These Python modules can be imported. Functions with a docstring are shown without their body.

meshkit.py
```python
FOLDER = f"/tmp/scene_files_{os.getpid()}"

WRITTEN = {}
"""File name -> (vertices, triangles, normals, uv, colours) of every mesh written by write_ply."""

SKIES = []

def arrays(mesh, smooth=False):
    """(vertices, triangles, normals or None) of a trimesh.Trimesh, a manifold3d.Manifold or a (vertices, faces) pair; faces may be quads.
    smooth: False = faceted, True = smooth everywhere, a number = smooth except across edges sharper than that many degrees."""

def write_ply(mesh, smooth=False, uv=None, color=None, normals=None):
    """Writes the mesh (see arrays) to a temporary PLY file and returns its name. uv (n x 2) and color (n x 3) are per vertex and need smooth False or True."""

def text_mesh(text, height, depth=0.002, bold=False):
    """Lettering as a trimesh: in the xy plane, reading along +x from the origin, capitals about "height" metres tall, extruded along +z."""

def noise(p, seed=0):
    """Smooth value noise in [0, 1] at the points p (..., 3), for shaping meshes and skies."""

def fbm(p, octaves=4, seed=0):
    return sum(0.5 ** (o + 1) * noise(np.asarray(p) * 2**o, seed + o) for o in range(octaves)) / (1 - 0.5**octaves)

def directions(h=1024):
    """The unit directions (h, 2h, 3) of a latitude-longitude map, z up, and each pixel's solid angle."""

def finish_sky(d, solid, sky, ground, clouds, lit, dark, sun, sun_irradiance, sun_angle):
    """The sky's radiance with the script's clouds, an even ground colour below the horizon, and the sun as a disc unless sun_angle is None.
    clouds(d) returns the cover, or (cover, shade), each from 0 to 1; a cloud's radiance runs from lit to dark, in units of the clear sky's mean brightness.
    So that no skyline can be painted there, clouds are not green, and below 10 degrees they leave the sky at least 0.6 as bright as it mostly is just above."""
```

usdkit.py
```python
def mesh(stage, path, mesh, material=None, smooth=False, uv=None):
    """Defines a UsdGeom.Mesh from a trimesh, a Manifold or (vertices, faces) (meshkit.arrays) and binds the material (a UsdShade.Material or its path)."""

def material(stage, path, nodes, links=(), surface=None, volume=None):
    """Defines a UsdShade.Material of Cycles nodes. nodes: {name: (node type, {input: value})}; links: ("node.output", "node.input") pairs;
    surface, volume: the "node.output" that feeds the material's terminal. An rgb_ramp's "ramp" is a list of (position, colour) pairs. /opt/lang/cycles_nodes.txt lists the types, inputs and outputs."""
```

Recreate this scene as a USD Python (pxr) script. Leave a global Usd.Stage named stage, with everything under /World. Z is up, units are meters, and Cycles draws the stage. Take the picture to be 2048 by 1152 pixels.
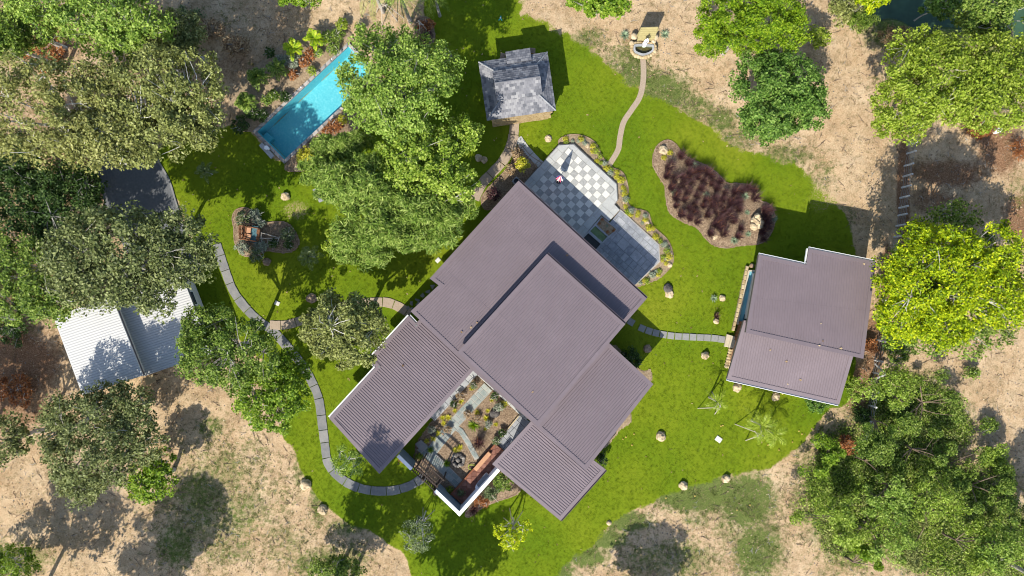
import math
import numpy as np
import trimesh
import shapely
from shapely.geometry import Polygon, LineString, Point, box as sbox
from shapely.ops import unary_union
from scipy.sparse import coo_matrix
from scipy.sparse.csgraph import connected_components
from manifold3d import CrossSection, Manifold
import usdkit
import meshkit
from pxr import Usd, UsdGeom, UsdLux, UsdShade, Sdf, Gf, Vt

stage = Usd.Stage.CreateInMemory()
UsdGeom.SetStageUpAxis(stage, UsdGeom.Tokens.z)
UsdGeom.SetStageMetersPerUnit(stage, 1.0)
world = UsdGeom.Xform.Define(stage, '/World')
stage.SetDefaultPrim(world.GetPrim())
UsdGeom.Scope.Define(stage, '/World/Looks')

# ------------------------------------------------------------------ camera, sky, sun, exposure
H = 54.0            # height of the drone above the ground
S = 0.04            # metres of ground per pixel of the 2048 px wide photograph
cam = UsdGeom.Camera.Define(stage, '/World/camera')
cam.AddTranslateOp().Set(Gf.Vec3d(0, 0, H))
cam.CreateHorizontalApertureAttr(36.0)
cam.CreateVerticalApertureAttr(20.25)
cam.CreateFocalLengthAttr(36.0 * H / (2048 * S))
cam.CreateClippingRangeAttr(Gf.Vec2f(0.5, 5000))
cam.CreateExposureAttr(0.9)

SUN_EL = math.radians(41.0)
sun_to = np.array([-0.41, -0.91]) / np.hypot(0.41, 0.91)
SUN_DIR = np.array([sun_to[0] * math.cos(SUN_EL), sun_to[1] * math.cos(SUN_EL), math.sin(SUN_EL)])
SUN_ROT = math.atan2(sun_to[0], sun_to[1])
usdkit.material(stage, '/World/Looks/sky_look', {
    'sky': ('sky_texture', {'sky_type': 'single_scattering', 'sun_disc': False, 'sun_elevation': SUN_EL, 'sun_rotation': SUN_ROT, 'altitude': 100.0}),
    'bg': ('background_shader', {'strength': 0.115})}, [('sky.color', 'bg.color')], surface='bg.background')
dome = UsdLux.DomeLight.Define(stage, '/World/sky')
UsdShade.MaterialBindingAPI.Apply(dome.GetPrim()).Bind(UsdShade.Material.Get(stage, '/World/Looks/sky_look'))
dome.GetPrim().SetCustomDataByKey('kind', 'structure')
sun = UsdLux.DistantLight.Define(stage, '/World/sun')
sun.CreateNormalizeAttr(True)
sun.CreateIntensityAttr(1.1)
sun.CreateAngleAttr(0.5)
sun.CreateColorAttr(Gf.Vec3f(1.0, 0.94, 0.83))
q = Gf.Rotation(Gf.Vec3d(0, 0, 1), Gf.Vec3d(*map(float, SUN_DIR))).GetQuat()
sun.AddOrientOp().Set(Gf.Quatf(q))

# ------------------------------------------------------------------ helpers
RNG = np.random.default_rng(7)
used = {}


def numbered(parent, name):
    key = (parent, name)
    n = used.get(key, 0)
    used[key] = n + 1
    return f'{parent}/{name}' + (f'_{n:03d}' if n else '')


def tag(prim, label=None, cat=None, group=None, kind=None):
    for k, v in (('label', label), ('category', cat), ('group', group), ('kind', kind)):
        if v:
            prim.SetCustomDataByKey(k, v)
    return prim


def pth(o):
    return '/World' if o is None else str(o.GetPath())


def thing(name, label, cat, group=None, kind=None, loc=None, rz=0.0):
    x = UsdGeom.Xform.Define(stage, numbered('/World', name))
    if loc is not None:
        x.AddTranslateOp().Set(Gf.Vec3d(*map(float, loc)))
        if rz:
            x.AddRotateZOp().Set(float(rz))
    return tag(x.GetPrim(), label, cat, group, kind)


TONED, PIECES = set(), set()
TRNG = np.random.default_rng(99)


def add_tone(m, v, f):
    """A random tone for every loose piece (leaf, blade, shingle) of a mesh, as a primvar."""
    n = len(v)
    e = np.vstack([f[:, [0, 1]], f[:, [1, 2]]])
    k, lab = connected_components(coo_matrix((np.ones(len(e), np.int8), (e[:, 0], e[:, 1])), shape=(n, n)), directed=False)
    UsdGeom.PrimvarsAPI(m).CreatePrimvar('tone', Sdf.ValueTypeNames.FloatArray, 'vertex').Set(Vt.FloatArray.FromNumpy(TRNG.random(k)[lab].astype(np.float32)))


def obj(name, mesh, mat, parent=None, label=None, cat=None, group=None, kind=None, smooth=False):
    m = usdkit.mesh(stage, numbered(pth(parent), name), mesh, mat, smooth=smooth)
    if len(m.GetPointsAttr().Get()) < 400 and str(mat.GetPath()) in PIECES:
        n = len(m.GetPointsAttr().Get())
        UsdGeom.PrimvarsAPI(m).CreatePrimvar('tone', Sdf.ValueTypeNames.FloatArray, 'vertex').Set(Vt.FloatArray.FromNumpy(np.full(n, TRNG.random(), np.float32)))
    if str(mat.GetPath()) in TONED:
        add_tone(m, mesh[0], np.asarray(mesh[1]))
    return tag(m.GetPrim(), label, cat, group, kind)


def klass(name):
    p = stage.CreateClassPrim(f'/World/{name}')
    p.SetTypeName('Xform')
    return p


def inst(name, proto, loc, rz, sc, label, cat, group=None):
    x = UsdGeom.Xform.Define(stage, numbered('/World', name))
    x.AddTranslateOp().Set(Gf.Vec3d(*map(float, loc)))
    x.AddRotateZOp().Set(float(rz))
    x.AddScaleOp().Set(Gf.Vec3f(float(sc), float(sc), float(sc)))
    x.GetPrim().GetReferences().AddInternalReference(proto.GetPath())
    x.GetPrim().SetInstanceable(True)
    return tag(x.GetPrim(), label, cat, group)


def P(px, py, z=0.0):
    """The point at height z that the photograph shows at pixel (px, py)."""
    k = S * (H - z) / H
    return np.array([(px - 1024) * k, (576 - py) * k, z])


def P2(pts, z=0.0):
    return [tuple(P(x, y, z)[:2]) for x, y in pts]


def spline(pts, closed=True, n=8):
    p = np.asarray(pts, float)
    out = []
    m = len(p)
    for i in range(m if closed else m - 1):
        if closed:
            a, b, c, d = p[(i - 1) % m], p[i], p[(i + 1) % m], p[(i + 2) % m]
        else:
            a, b, c, d = p[max(i - 1, 0)], p[i], p[i + 1], p[min(i + 2, m - 1)]
        for t in np.arange(n) / n:
            out.append(0.5 * (2 * b + (c - a) * t + (2 * a - 5 * b + 4 * c - d) * t * t + (3 * b - a - 3 * c + d) * t ** 3))
    if not closed:
        out.append(p[-1])
    return np.array(out)


def polys(g):
    if g.is_empty:
        return []
    return [p for p in getattr(g, 'geoms', [g]) if p.geom_type == 'Polygon' and p.area > 1e-4]


def prism(poly, z0, z1):
    """(v, f) of a shapely polygon standing from z0 to z1."""
    vs, fs, n = [], [], 0
    for p in polys(poly if hasattr(poly, 'geom_type') else Polygon(poly)):
        p = shapely.geometry.polygon.orient(p)
        cs = CrossSection([np.array(p.exterior.coords)[:-1]] + [np.array(r.coords)[:-1] for r in p.interiors])
        m = cs.extrude(z1 - z0).to_mesh()
        v = np.array(m.vert_properties[:, :3], float)
        v[:, 2] += z0
        vs.append(v)
        fs.append(np.array(m.tri_verts) + n)
        n += len(v)
    if not vs:
        return np.zeros((0, 3)), np.zeros((0, 3), int)
    return np.vstack(vs), np.vstack(fs)


def sheet(poly, z):
    v, f = prism(poly, z - 0.01, z)
    n = np.cross(v[f[:, 1]] - v[f[:, 0]], v[f[:, 2]] - v[f[:, 0]])
    return v, f[n[:, 2] > 1e-9]


def bevel_prism(poly, z0, z1, b=0.012):
    """A slab with a bevelled upper edge (convex pieces)."""
    p = shapely.geometry.polygon.orient(poly)
    lo = np.array(p.exterior.coords)[:-1]
    ce = lo.mean(0)
    d = lo - ce
    r = np.linalg.norm(d, axis=1, keepdims=True)
    hi = ce + d * np.maximum(0.5, (r - 1.5 * b) / np.maximum(r, 1e-6))
    n = len(lo)
    v = np.vstack([np.c_[lo, np.full(n, z0)], np.c_[lo, np.full(n, z1 - b)], np.c_[hi, np.full(n, z1)], [[*ce, z1]]])
    f = []
    for i in range(n):
        j = (i + 1) % n
        f += [[i, j, n + j], [i, n + j, n + i], [n + i, n + j, 2 * n + j], [n + i, 2 * n + j, 2 * n + i], [2 * n + i, 2 * n + j, 3 * n]]
    return v, np.array(f)


def boxm(c, size, rz=0.0, rx=0.0):
    m = trimesh.creation.box(size)
    if rx:
        m.apply_transform(trimesh.transformations.rotation_matrix(rx, [1, 0, 0]))
    if rz:
        m.apply_transform(trimesh.transformations.rotation_matrix(rz, [0, 0, 1]))
    return np.array(m.vertices) + np.asarray(c), np.array(m.faces)


def tube(pts, radii, sides=6, cap=True):
    p = np.asarray(pts, float)
    radii = np.broadcast_to(np.asarray(radii, float), (len(p),))
    t = np.gradient(p, axis=0)
    t /= np.linalg.norm(t, axis=1, keepdims=True) + 1e-12
    ref = np.where(np.abs(t[:, 2:]) < 0.9, [[0, 0, 1.0]], [[1.0, 0, 0]])
    a = np.cross(t, ref)
    a /= np.linalg.norm(a, axis=1, keepdims=True) + 1e-12
    b = np.cross(t, a)
    ang = np.arange(sides) * 2 * np.pi / sides
    v = (p[:, None] + radii[:, None, None] * (np.cos(ang)[None, :, None] * a[:, None] + np.sin(ang)[None, :, None] * b[:, None])).reshape(-1, 3)
    i, j = np.meshgrid(np.arange(len(p) - 1), np.arange(sides), indexing='ij')
    qd = np.stack([i * sides + j, i * sides + (j + 1) % sides, (i + 1) * sides + (j + 1) % sides, (i + 1) * sides + j], -1).reshape(-1, 4)
    f = np.vstack([qd[:, [0, 2, 1]], qd[:, [0, 3, 2]]])
    if cap:
        n = len(v)
        e = (len(p) - 1) * sides
        v = np.vstack([v, p[:1], p[-1:]])
        k = np.arange(sides)
        f = np.vstack([f, np.c_[np.full(sides, n), k, (k + 1) % sides], np.c_[np.full(sides, n + 1), e + (k + 1) % sides, e + k]])
    return v, f


def bar(a, b, w):
    """A square bar between two points."""
    return tube([a, b], w * 0.7071, 4)


def join(parts):
    vs, fs, n = [], [], 0
    for v, f in parts:
        if len(v):
            vs.append(v)
            fs.append(np.asarray(f) + n)
            n += len(v)
    return np.vstack(vs), np.vstack(fs)


def lathe(profile, n=16, c=(0, 0, 0)):
    pr = np.asarray(profile, float)
    ang = np.arange(n) * 2 * np.pi / n
    v = np.stack([pr[:, None, 0] * np.cos(ang), pr[:, None, 0] * np.sin(ang), np.repeat(pr[:, 1:2], n, 1)], -1).reshape(-1, 3) + np.asarray(c)
    i, j = np.meshgrid(np.arange(len(pr) - 1), np.arange(n), indexing='ij')
    qd = np.stack([i * n + j, i * n + (j + 1) % n, (i + 1) * n + (j + 1) % n, (i + 1) * n + j], -1).reshape(-1, 4)
    return v, np.vstack([qd[:, [0, 1, 2]], qd[:, [0, 2, 3]]])


# ------------------------------------------------------------------ materials
MAT = {}


def mat(name, nodes, links, surface='p.BSDF'):
    MAT[name] = usdkit.material(stage, f'/World/Looks/{name}', nodes, links, surface=surface)
    return MAT[name]


def stone(name, cols, scale=4.0, rough=0.85, bump=0.3, island=0.0, fine=30.0, spec=0.3):
    """Rough mineral surface: noise between colours, fine grain, a tone of its own for every piece."""
    if island:
        PIECES.add(f'/World/Looks/{name}')
    nodes = {
        'g': ('geometry', {}),
        'n': ('noise_texture', {'scale': scale, 'detail': 6.0, 'roughness': 0.62}),
        'f': ('noise_texture', {'scale': fine, 'detail': 3.0, 'roughness': 0.6}),
        'o': ('attribute', {'attribute': 'tone'}), 'w': ('math', {'math_type': 'subtract', 'value2': 0.5}),
        'sum': ('math', {'math_type': 'multiply_add', 'value2': island}),
        'r': ('rgb_ramp', {'ramp': [(0.25 + 0.5 * i / max(len(cols) - 1, 1), c) for i, c in enumerate(cols)]}),
        'fr': ('map_range', {'from_min': 0.3, 'from_max': 0.7, 'to_min': 0.82, 'to_max': 1.12}),
        'mul': ('mix', {'mix_type': 'multiply', 'fac': 1.0}),
        'cc': ('combine_color', {}),
        'b': ('bump', {'strength': bump, 'distance': 0.03}),
        'p': ('principled_bsdf', {'roughness': rough, 'specular_ior_level': spec})}
    links = [('g.position', 'n.vector'), ('g.position', 'f.vector'), ('o.fac', 'w.value1'),
             ('w.value', 'sum.value1'), ('n.fac', 'sum.value3'), ('sum.value', 'r.fac'),
             ('f.fac', 'fr.value'), ('fr.result', 'cc.r'), ('fr.result', 'cc.g'), ('fr.result', 'cc.b'),
             ('r.color', 'mul.color1'), ('cc.color', 'mul.color2'), ('mul.color', 'p.base_color'),
             ('f.fac', 'b.height'), ('b.normal', 'p.normal')]
    return mat(name, nodes, links)


def plain(name, col, rough=0.6, var=0.12, scale=3.0, metallic=0.0, spec=0.22):
    c = np.array(col)
    nodes = {
        'g': ('geometry', {}),
        'n': ('noise_texture', {'scale': scale, 'detail': 5.0, 'roughness': 0.6}),
        'r': ('rgb_ramp', {'ramp': [(0.3, tuple(c * (1 - var))), (0.7, tuple(np.minimum(c * (1 + var), 0.95)))]}),
        'p': ('principled_bsdf', {'roughness': rough, 'metallic': metallic, 'specular_ior_level': spec})}
    return mat(name, nodes, [('g.position', 'n.vector'), ('n.fac', 'r.fac'), ('r.color', 'p.base_color')])


def leafmat(name, cols, trans=0.3, rough=0.48, patch=0.7, mixw=0.62, spec=0.22):
    """Foliage: every leaf its own tone, clumps lighter and darker, light shining through."""
    TONED.add(f'/World/Looks/{name}')
    nodes = {
        'g': ('geometry', {}), 'at': ('attribute', {'attribute': 'tone'}),
        'n': ('noise_texture', {'scale': patch, 'detail': 2.0, 'roughness': 0.5}),
        'm': ('mix_float', {'fac': mixw}),
        'r': ('rgb_ramp', {'ramp': [(0.12 + 0.72 * i / (len(cols) - 1), c) for i, c in enumerate(cols)]}),
        'p': ('principled_bsdf', {'roughness': rough, 'specular_ior_level': spec}),
        't': ('translucent_bsdf', {}),
        'hs': ('hsv', {'hue': 0.485, 'saturation': 1.08, 'value': 1.5, 'fac': 1.0}),
        'x': ('mix_closure', {'fac': trans})}
    links = [('g.position', 'n.vector'), ('n.fac', 'm.a'), ('at.fac', 'm.b'), ('m.result', 'r.fac'),
             ('r.color', 'p.base_color'), ('r.color', 'hs.color'), ('hs.color', 't.color'), ('p.BSDF', 'x.closure1'), ('t.BSDF', 'x.closure2')]
    return mat(name, nodes, links, 'x.closure')


def roofmat(name, col, var=0.07):
    c = np.array(col)
    nodes = {
        'g': ('geometry', {}),
        'n': ('noise_texture', {'scale': 0.5, 'detail': 6.0, 'roughness': 0.65}),
        'd': ('noise_texture', {'scale': 7.0, 'detail': 4.0, 'roughness': 0.7}),
        'mx': ('mix_float', {'fac': 0.4}),
        'r': ('rgb_ramp', {'ramp': [(0.3, tuple(c * (1 - var))), (0.55, tuple(c)), (0.72, tuple(c * (1 + 1.5 * var)))]}),
        'p': ('principled_bsdf', {'roughness': 0.4, 'specular_ior_level': 0.5})}
    return mat(name, nodes, [('g.position', 'n.vector'), ('g.position', 'd.vector'), ('n.fac', 'mx.a'), ('d.fac', 'mx.b'), ('mx.result', 'r.fac'), ('r.color', 'p.base_color')])


roofmat('roof_sheet', (0.160, 0.128, 0.138), 0.13)
plain('shed_seam', (0.30, 0.30, 0.31), 0.6, 0.1)
roofmat('white_sheet', (0.50, 0.50, 0.49), 0.07)
plain('gutter_white', (0.62, 0.63, 0.62), 0.4, 0.04)
plain('fascia_dark', (0.09, 0.075, 0.085), 0.5, 0.05)
plain('wall_cream', (0.50, 0.46, 0.40), 0.8, 0.06)
plain('wall_white', (0.78, 0.78, 0.78), 0.7, 0.03)
plain('wall_blue', (0.16, 0.22, 0.26), 0.8, 0.1)
plain('window_dark', (0.03, 0.035, 0.04), 0.15, 0.05)
plain('brown_timber', (0.17, 0.075, 0.035), 0.7, 0.3, 9.0)
plain('dark_timber', (0.045, 0.032, 0.025), 0.7, 0.3, 9.0)
plain('grey_timber', (0.36, 0.32, 0.27), 0.8, 0.25, 7.0)
plain('pale_timber', (0.31, 0.27, 0.13), 0.75, 0.15, 5.0)
plain('black_metal', (0.025, 0.025, 0.028), 0.5, 0.1)
plain('rust_metal', (0.10, 0.045, 0.03), 0.7, 0.3, 12.0)
plain('turquoise', (0.03, 0.42, 0.45), 0.5, 0.06)
plain('teal_floor', (0.20, 0.40, 0.45), 0.6, 0.08, 1.5)
plain('dark_green_panel', (0.015, 0.05, 0.03), 0.6, 0.15)
plain('white_plaster', (0.78, 0.79, 0.80), 0.6, 0.04)
plain('canvas_tan', (0.30, 0.24, 0.14), 0.9, 0.15)
plain('hose_green', (0.30, 0.36, 0.05), 0.5, 0.1)
plain('orange_cap', (0.42, 0.23, 0.13), 0.8, 0.12, 5.0)
plain('red_brick', (0.20, 0.075, 0.04), 0.85, 0.2, 6.0)
plain('pink_cloth', (0.70, 0.16, 0.26), 0.85, 0.15)
plain('white_cloth', (0.72, 0.66, 0.66), 0.85, 0.06)
plain('blue_cloth', (0.10, 0.12, 0.42), 0.85, 0.1)
plain('teal_cloth', (0.06, 0.13, 0.15), 0.9, 0.35, 14.0)
plain('concrete_post', (0.46, 0.46, 0.45), 0.85, 0.12)
plain('fence_wire', (0.22, 0.23, 0.24), 0.5, 0.1, metallic=0.6)
plain('fallen_fruit', (0.50, 0.34, 0.10), 0.7, 0.3)
stone('grey_paver', [(0.22, 0.23, 0.24), (0.30, 0.31, 0.32), (0.38, 0.38, 0.38)], 2.2, island=0.18)
stone('slate_paver', [(0.17, 0.18, 0.20), (0.25, 0.26, 0.275), (0.33, 0.335, 0.345)], 3.0, island=0.30)
stone('terrace_stone', [(0.31, 0.32, 0.315), (0.36, 0.365, 0.35), (0.41, 0.41, 0.385)], 2.0, island=0.12)
stone('light_tile', [(0.50, 0.49, 0.45), (0.56, 0.55, 0.50)], 4.0, island=0.12)
stone('dark_tile', [(0.23, 0.235, 0.23), (0.295, 0.295, 0.28), (0.35, 0.35, 0.33)], 5.0, island=0.22)
stone('path_slab', [(0.135, 0.14, 0.145), (0.175, 0.175, 0.175), (0.22, 0.215, 0.205)], 2.0, island=0.5)
stone('step_slab', [(0.19, 0.19, 0.185), (0.24, 0.24, 0.23)], 2.5, island=0.2)
stone('flagstone', [(0.15, 0.185, 0.175), (0.22, 0.25, 0.235), (0.30, 0.32, 0.285)], 3.0, island=0.35)
stone('terracotta', [(0.13, 0.055, 0.04), (0.19, 0.085, 0.06), (0.26, 0.13, 0.095)], 4.0, island=0.3)
stone('pebble_path', [(0.25, 0.195, 0.14), (0.31, 0.245, 0.18), (0.37, 0.30, 0.23)], 12.0, island=0.0, fine=60)
stone('asphalt', [(0.085, 0.09, 0.10), (0.13, 0.135, 0.14)], 6.0)
stone('rock_cream', [(0.22, 0.155, 0.085), (0.47, 0.375, 0.24), (0.60, 0.50, 0.35)], 2.6, bump=0.8, island=0.1)
stone('rock_brown', [(0.13, 0.085, 0.055), (0.26, 0.18, 0.12), (0.36, 0.28, 0.20)], 3.0, bump=0.8)
stone('rock_dark', [(0.04, 0.035, 0.035), (0.12, 0.11, 0.10), (0.28, 0.26, 0.23)], 4.0, bump=0.8, island=0.3)
stone('sandstone', [(0.27, 0.19, 0.095), (0.39, 0.30, 0.17), (0.47, 0.385, 0.245)], 3.0, island=0.3)
stone('coping', [(0.20, 0.19, 0.18), (0.30, 0.28, 0.27), (0.40, 0.37, 0.34)], 3.0, island=0.4)
stone('slab_cream', [(0.40, 0.34, 0.24), (0.47, 0.41, 0.31)], 2.0, island=0.08)
stone('joint', [(0.30, 0.28, 0.24), (0.36, 0.34, 0.30)], 8.0)
stone('joint_dark', [(0.12, 0.125, 0.125), (0.17, 0.17, 0.17)], 8.0)
stone('mulch', [(0.06, 0.04, 0.025), (0.15, 0.10, 0.062), (0.27, 0.195, 0.125), (0.38, 0.30, 0.21)], 9.0, fine=45.0, bump=1.0)
stone('mulch_pale', [(0.14, 0.10, 0.06), (0.27, 0.20, 0.125), (0.40, 0.31, 0.20)], 8.0, fine=45.0, bump=1.0)
stone('gravel_grey', [(0.16, 0.14, 0.11), (0.28, 0.25, 0.19), (0.38, 0.34, 0.26)], 14.0, fine=60, bump=1.0)
stone('bark_grey', [(0.16, 0.14, 0.12), (0.30, 0.28, 0.25), (0.46, 0.44, 0.40)], 5.0)
stone('bark_brown', [(0.07, 0.05, 0.035), (0.14, 0.10, 0.07), (0.22, 0.17, 0.13)], 5.0)
stone('bark_white', [(0.36, 0.34, 0.30), (0.52, 0.50, 0.46), (0.62, 0.60, 0.56)], 5.0)
# slate roof shingles: a tone for every shingle
TONED.add('/World/Looks/shingle')
mat('shingle', {'g': ('geometry', {}), 'at': ('attribute', {'attribute': 'tone'}),
                'n': ('noise_texture', {'scale': 1.6, 'detail': 5.0}),
                'm': ('mix_float', {'fac': 0.55}),
                'r': ('rgb_ramp', {'ramp': [(0.2, (0.065, 0.07, 0.085)), (0.5, (0.145, 0.147, 0.165)), (0.8, (0.235, 0.235, 0.245))]}),
                'p': ('principled_bsdf', {'roughness': 0.75})},
    [('g.position', 'n.vector'), ('n.fac', 'm.a'), ('at.fac', 'm.b'), ('m.result', 'r.fac'), ('r.color', 'p.base_color')])
# pool
mat('pool_plaster', {'g': ('geometry', {}), 'n': ('noise_texture', {'scale': 7.0, 'detail': 5.0, 'roughness': 0.7}),
                     'r': ('rgb_ramp', {'ramp': [(0.3, (0.07, 0.38, 0.46)), (0.55, (0.12, 0.46, 0.52)), (0.75, (0.24, 0.54, 0.58))]}),
                     'p': ('principled_bsdf', {'roughness': 0.7})}, [('g.position', 'n.vector'), ('n.fac', 'r.fac'), ('r.color', 'p.base_color')])


def watermat(name, tint, bump=0.15, scale=3.0):
    mat(name, {'g': ('geometry', {}), 'n': ('noise_texture', {'scale': scale, 'detail': 3.0}),
               'b': ('bump', {'strength': bump, 'distance': 0.05}),
               't': ('transparent_bsdf', {'color': tint}), 'gl': ('glossy_bsdf', {'roughness': 0.04, 'color': (1, 1, 1)}),
               'lw': ('layer_weight', {'blend': 0.5}), 'pw': ('math', {'math_type': 'power', 'value2': 5.0}),
               'ma': ('math', {'math_type': 'multiply_add', 'value2': 0.9, 'value3': 0.03, 'use_clamp': True}), 'x': ('mix_closure', {})},
        [('g.position', 'n.vector'), ('n.fac', 'b.height'), ('b.normal', 'gl.normal'), ('lw.facing', 'pw.value1'), ('pw.value', 'ma.value1'), ('ma.value', 'x.fac'), ('t.BSDF', 'x.closure1'), ('gl.BSDF', 'x.closure2')], 'x.closure')


watermat('pool_water', (0.86, 0.97, 0.98))
watermat('pond_water_look', (0.70, 0.78, 0.68), 0.1, 1.5)
plain('pond_bed', (0.07, 0.12, 0.085), 0.9, 0.3, 1.0)
plain('green_water_bed', (0.30, 0.36, 0.16), 0.9, 0.3, 2.0)
plain('bamboo_culm', (0.30, 0.26, 0.08), 0.6, 0.3, 5.0)
plain('dark_water_bed', (0.02, 0.02, 0.02), 0.9, 0.3, 3.0)
plain('brown_water_bed', (0.12, 0.085, 0.03), 0.9, 0.4, 4.0)

# foliage colours
leafmat('leaf_olive', [(0.05, 0.058, 0.015), (0.14, 0.16, 0.04), (0.25, 0.28, 0.08), (0.38, 0.41, 0.15)])
leafmat('leaf_olive_dry', [(0.07, 0.075, 0.022), (0.175, 0.19, 0.05), (0.29, 0.305, 0.09), (0.42, 0.42, 0.17)])
leafmat('leaf_grey_olive', [(0.03, 0.042, 0.013), (0.09, 0.115, 0.034), (0.18, 0.215, 0.07), (0.34, 0.37, 0.16)])
leafmat('leaf_mid', [(0.02, 0.05, 0.006), (0.075, 0.135, 0.016), (0.17, 0.255, 0.035), (0.32, 0.4, 0.095)])
leafmat('leaf_bright', [(0.03, 0.08, 0.004), (0.10, 0.19, 0.010), (0.19, 0.30, 0.022), (0.32, 0.42, 0.06)])
leafmat('leaf_fresh', [(0.04, 0.09, 0.01), (0.13, 0.22, 0.028), (0.25, 0.36, 0.055), (0.39, 0.49, 0.13)])
leafmat('leaf_lime', [(0.065, 0.105, 0.006), (0.15, 0.225, 0.014), (0.26, 0.345, 0.032), (0.4, 0.46, 0.09)])
leafmat('leaf_yellow', [(0.045, 0.095, 0.002), (0.15, 0.24, 0.003), (0.31, 0.40, 0.005), (0.52, 0.56, 0.015)])
leafmat('leaf_deep', [(0.02, 0.055, 0.008), (0.065, 0.14, 0.018), (0.14, 0.25, 0.04), (0.26, 0.37, 0.09)])
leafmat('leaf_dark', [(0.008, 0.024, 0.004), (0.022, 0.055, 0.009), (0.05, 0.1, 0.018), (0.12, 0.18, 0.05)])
leafmat('leaf_bamboo', [(0.05, 0.10, 0.015), (0.15, 0.245, 0.04), (0.28, 0.385, 0.08), (0.42, 0.49, 0.16)])
leafmat('leaf_bluegreen', [(0.03, 0.055, 0.022), (0.085, 0.125, 0.05), (0.16, 0.21, 0.09), (0.27, 0.31, 0.16)])
leafmat('leaf_palm', [(0.058, 0.1392, 0.0034), (0.1508, 0.2784, 0.0058), (0.3132, 0.4408, 0.0116), (0.4872, 0.5336, 0.0348)])
leafmat('leaf_agave', [(0.13, 0.19, 0.11), (0.22, 0.29, 0.18), (0.34, 0.40, 0.27)], trans=0.1)
leafmat('leaf_purple', [(0.016, 0.006, 0.009), (0.038, 0.015, 0.019), (0.075, 0.032, 0.036), (0.14, 0.07, 0.068)], trans=0.15)
leafmat('leaf_rust', [(0.096, 0.036, 0.0144), (0.228, 0.09, 0.03), (0.384, 0.168, 0.06), (0.504, 0.264, 0.108)])
leafmat('leaf_silver', [(0.11, 0.132, 0.099), (0.22, 0.253, 0.176), (0.352, 0.396, 0.286)], trans=0.15)
leafmat('leaf_gold', [(0.168, 0.1785, 0.0105), (0.336, 0.336, 0.021), (0.504, 0.483, 0.0525), (0.588, 0.546, 0.105)])
leafmat('leaf_dry', [(0.099, 0.0605, 0.033), (0.22, 0.143, 0.077), (0.374, 0.264, 0.143), (0.462, 0.363, 0.22)], trans=0.15)
leafmat('grass_blade', [(0.075, 0.125, 0.002), (0.125, 0.185, 0.003), (0.185, 0.235, 0.004)], patch=0.12, mixw=0.5)
leafmat('weed_blade', [(0.035, 0.07, 0.012), (0.095, 0.13, 0.028), (0.18, 0.20, 0.06)], patch=0.3)
leafmat('straw', [(0.14, 0.12, 0.05), (0.26, 0.21, 0.11), (0.40, 0.32, 0.20)], patch=0.3)
leafmat('leaf_wood', [(0.05, 0.10, 0.008), (0.14, 0.225, 0.02), (0.26, 0.36, 0.045), (0.40, 0.48, 0.12)])
leafmat('leaf_vivid', [(0.03, 0.075, 0.003), (0.09, 0.175, 0.005), (0.175, 0.285, 0.008), (0.3, 0.39, 0.03)])
leafmat('leaf_grove', [(0.055, 0.105, 0.008), (0.145, 0.235, 0.02), (0.27, 0.37, 0.045), (0.41, 0.49, 0.11)])
leafmat('leaf_sun', [(0.10, 0.16, 0.003), (0.27, 0.36, 0.004), (0.45, 0.52, 0.008), (0.58, 0.60, 0.02)])

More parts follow.
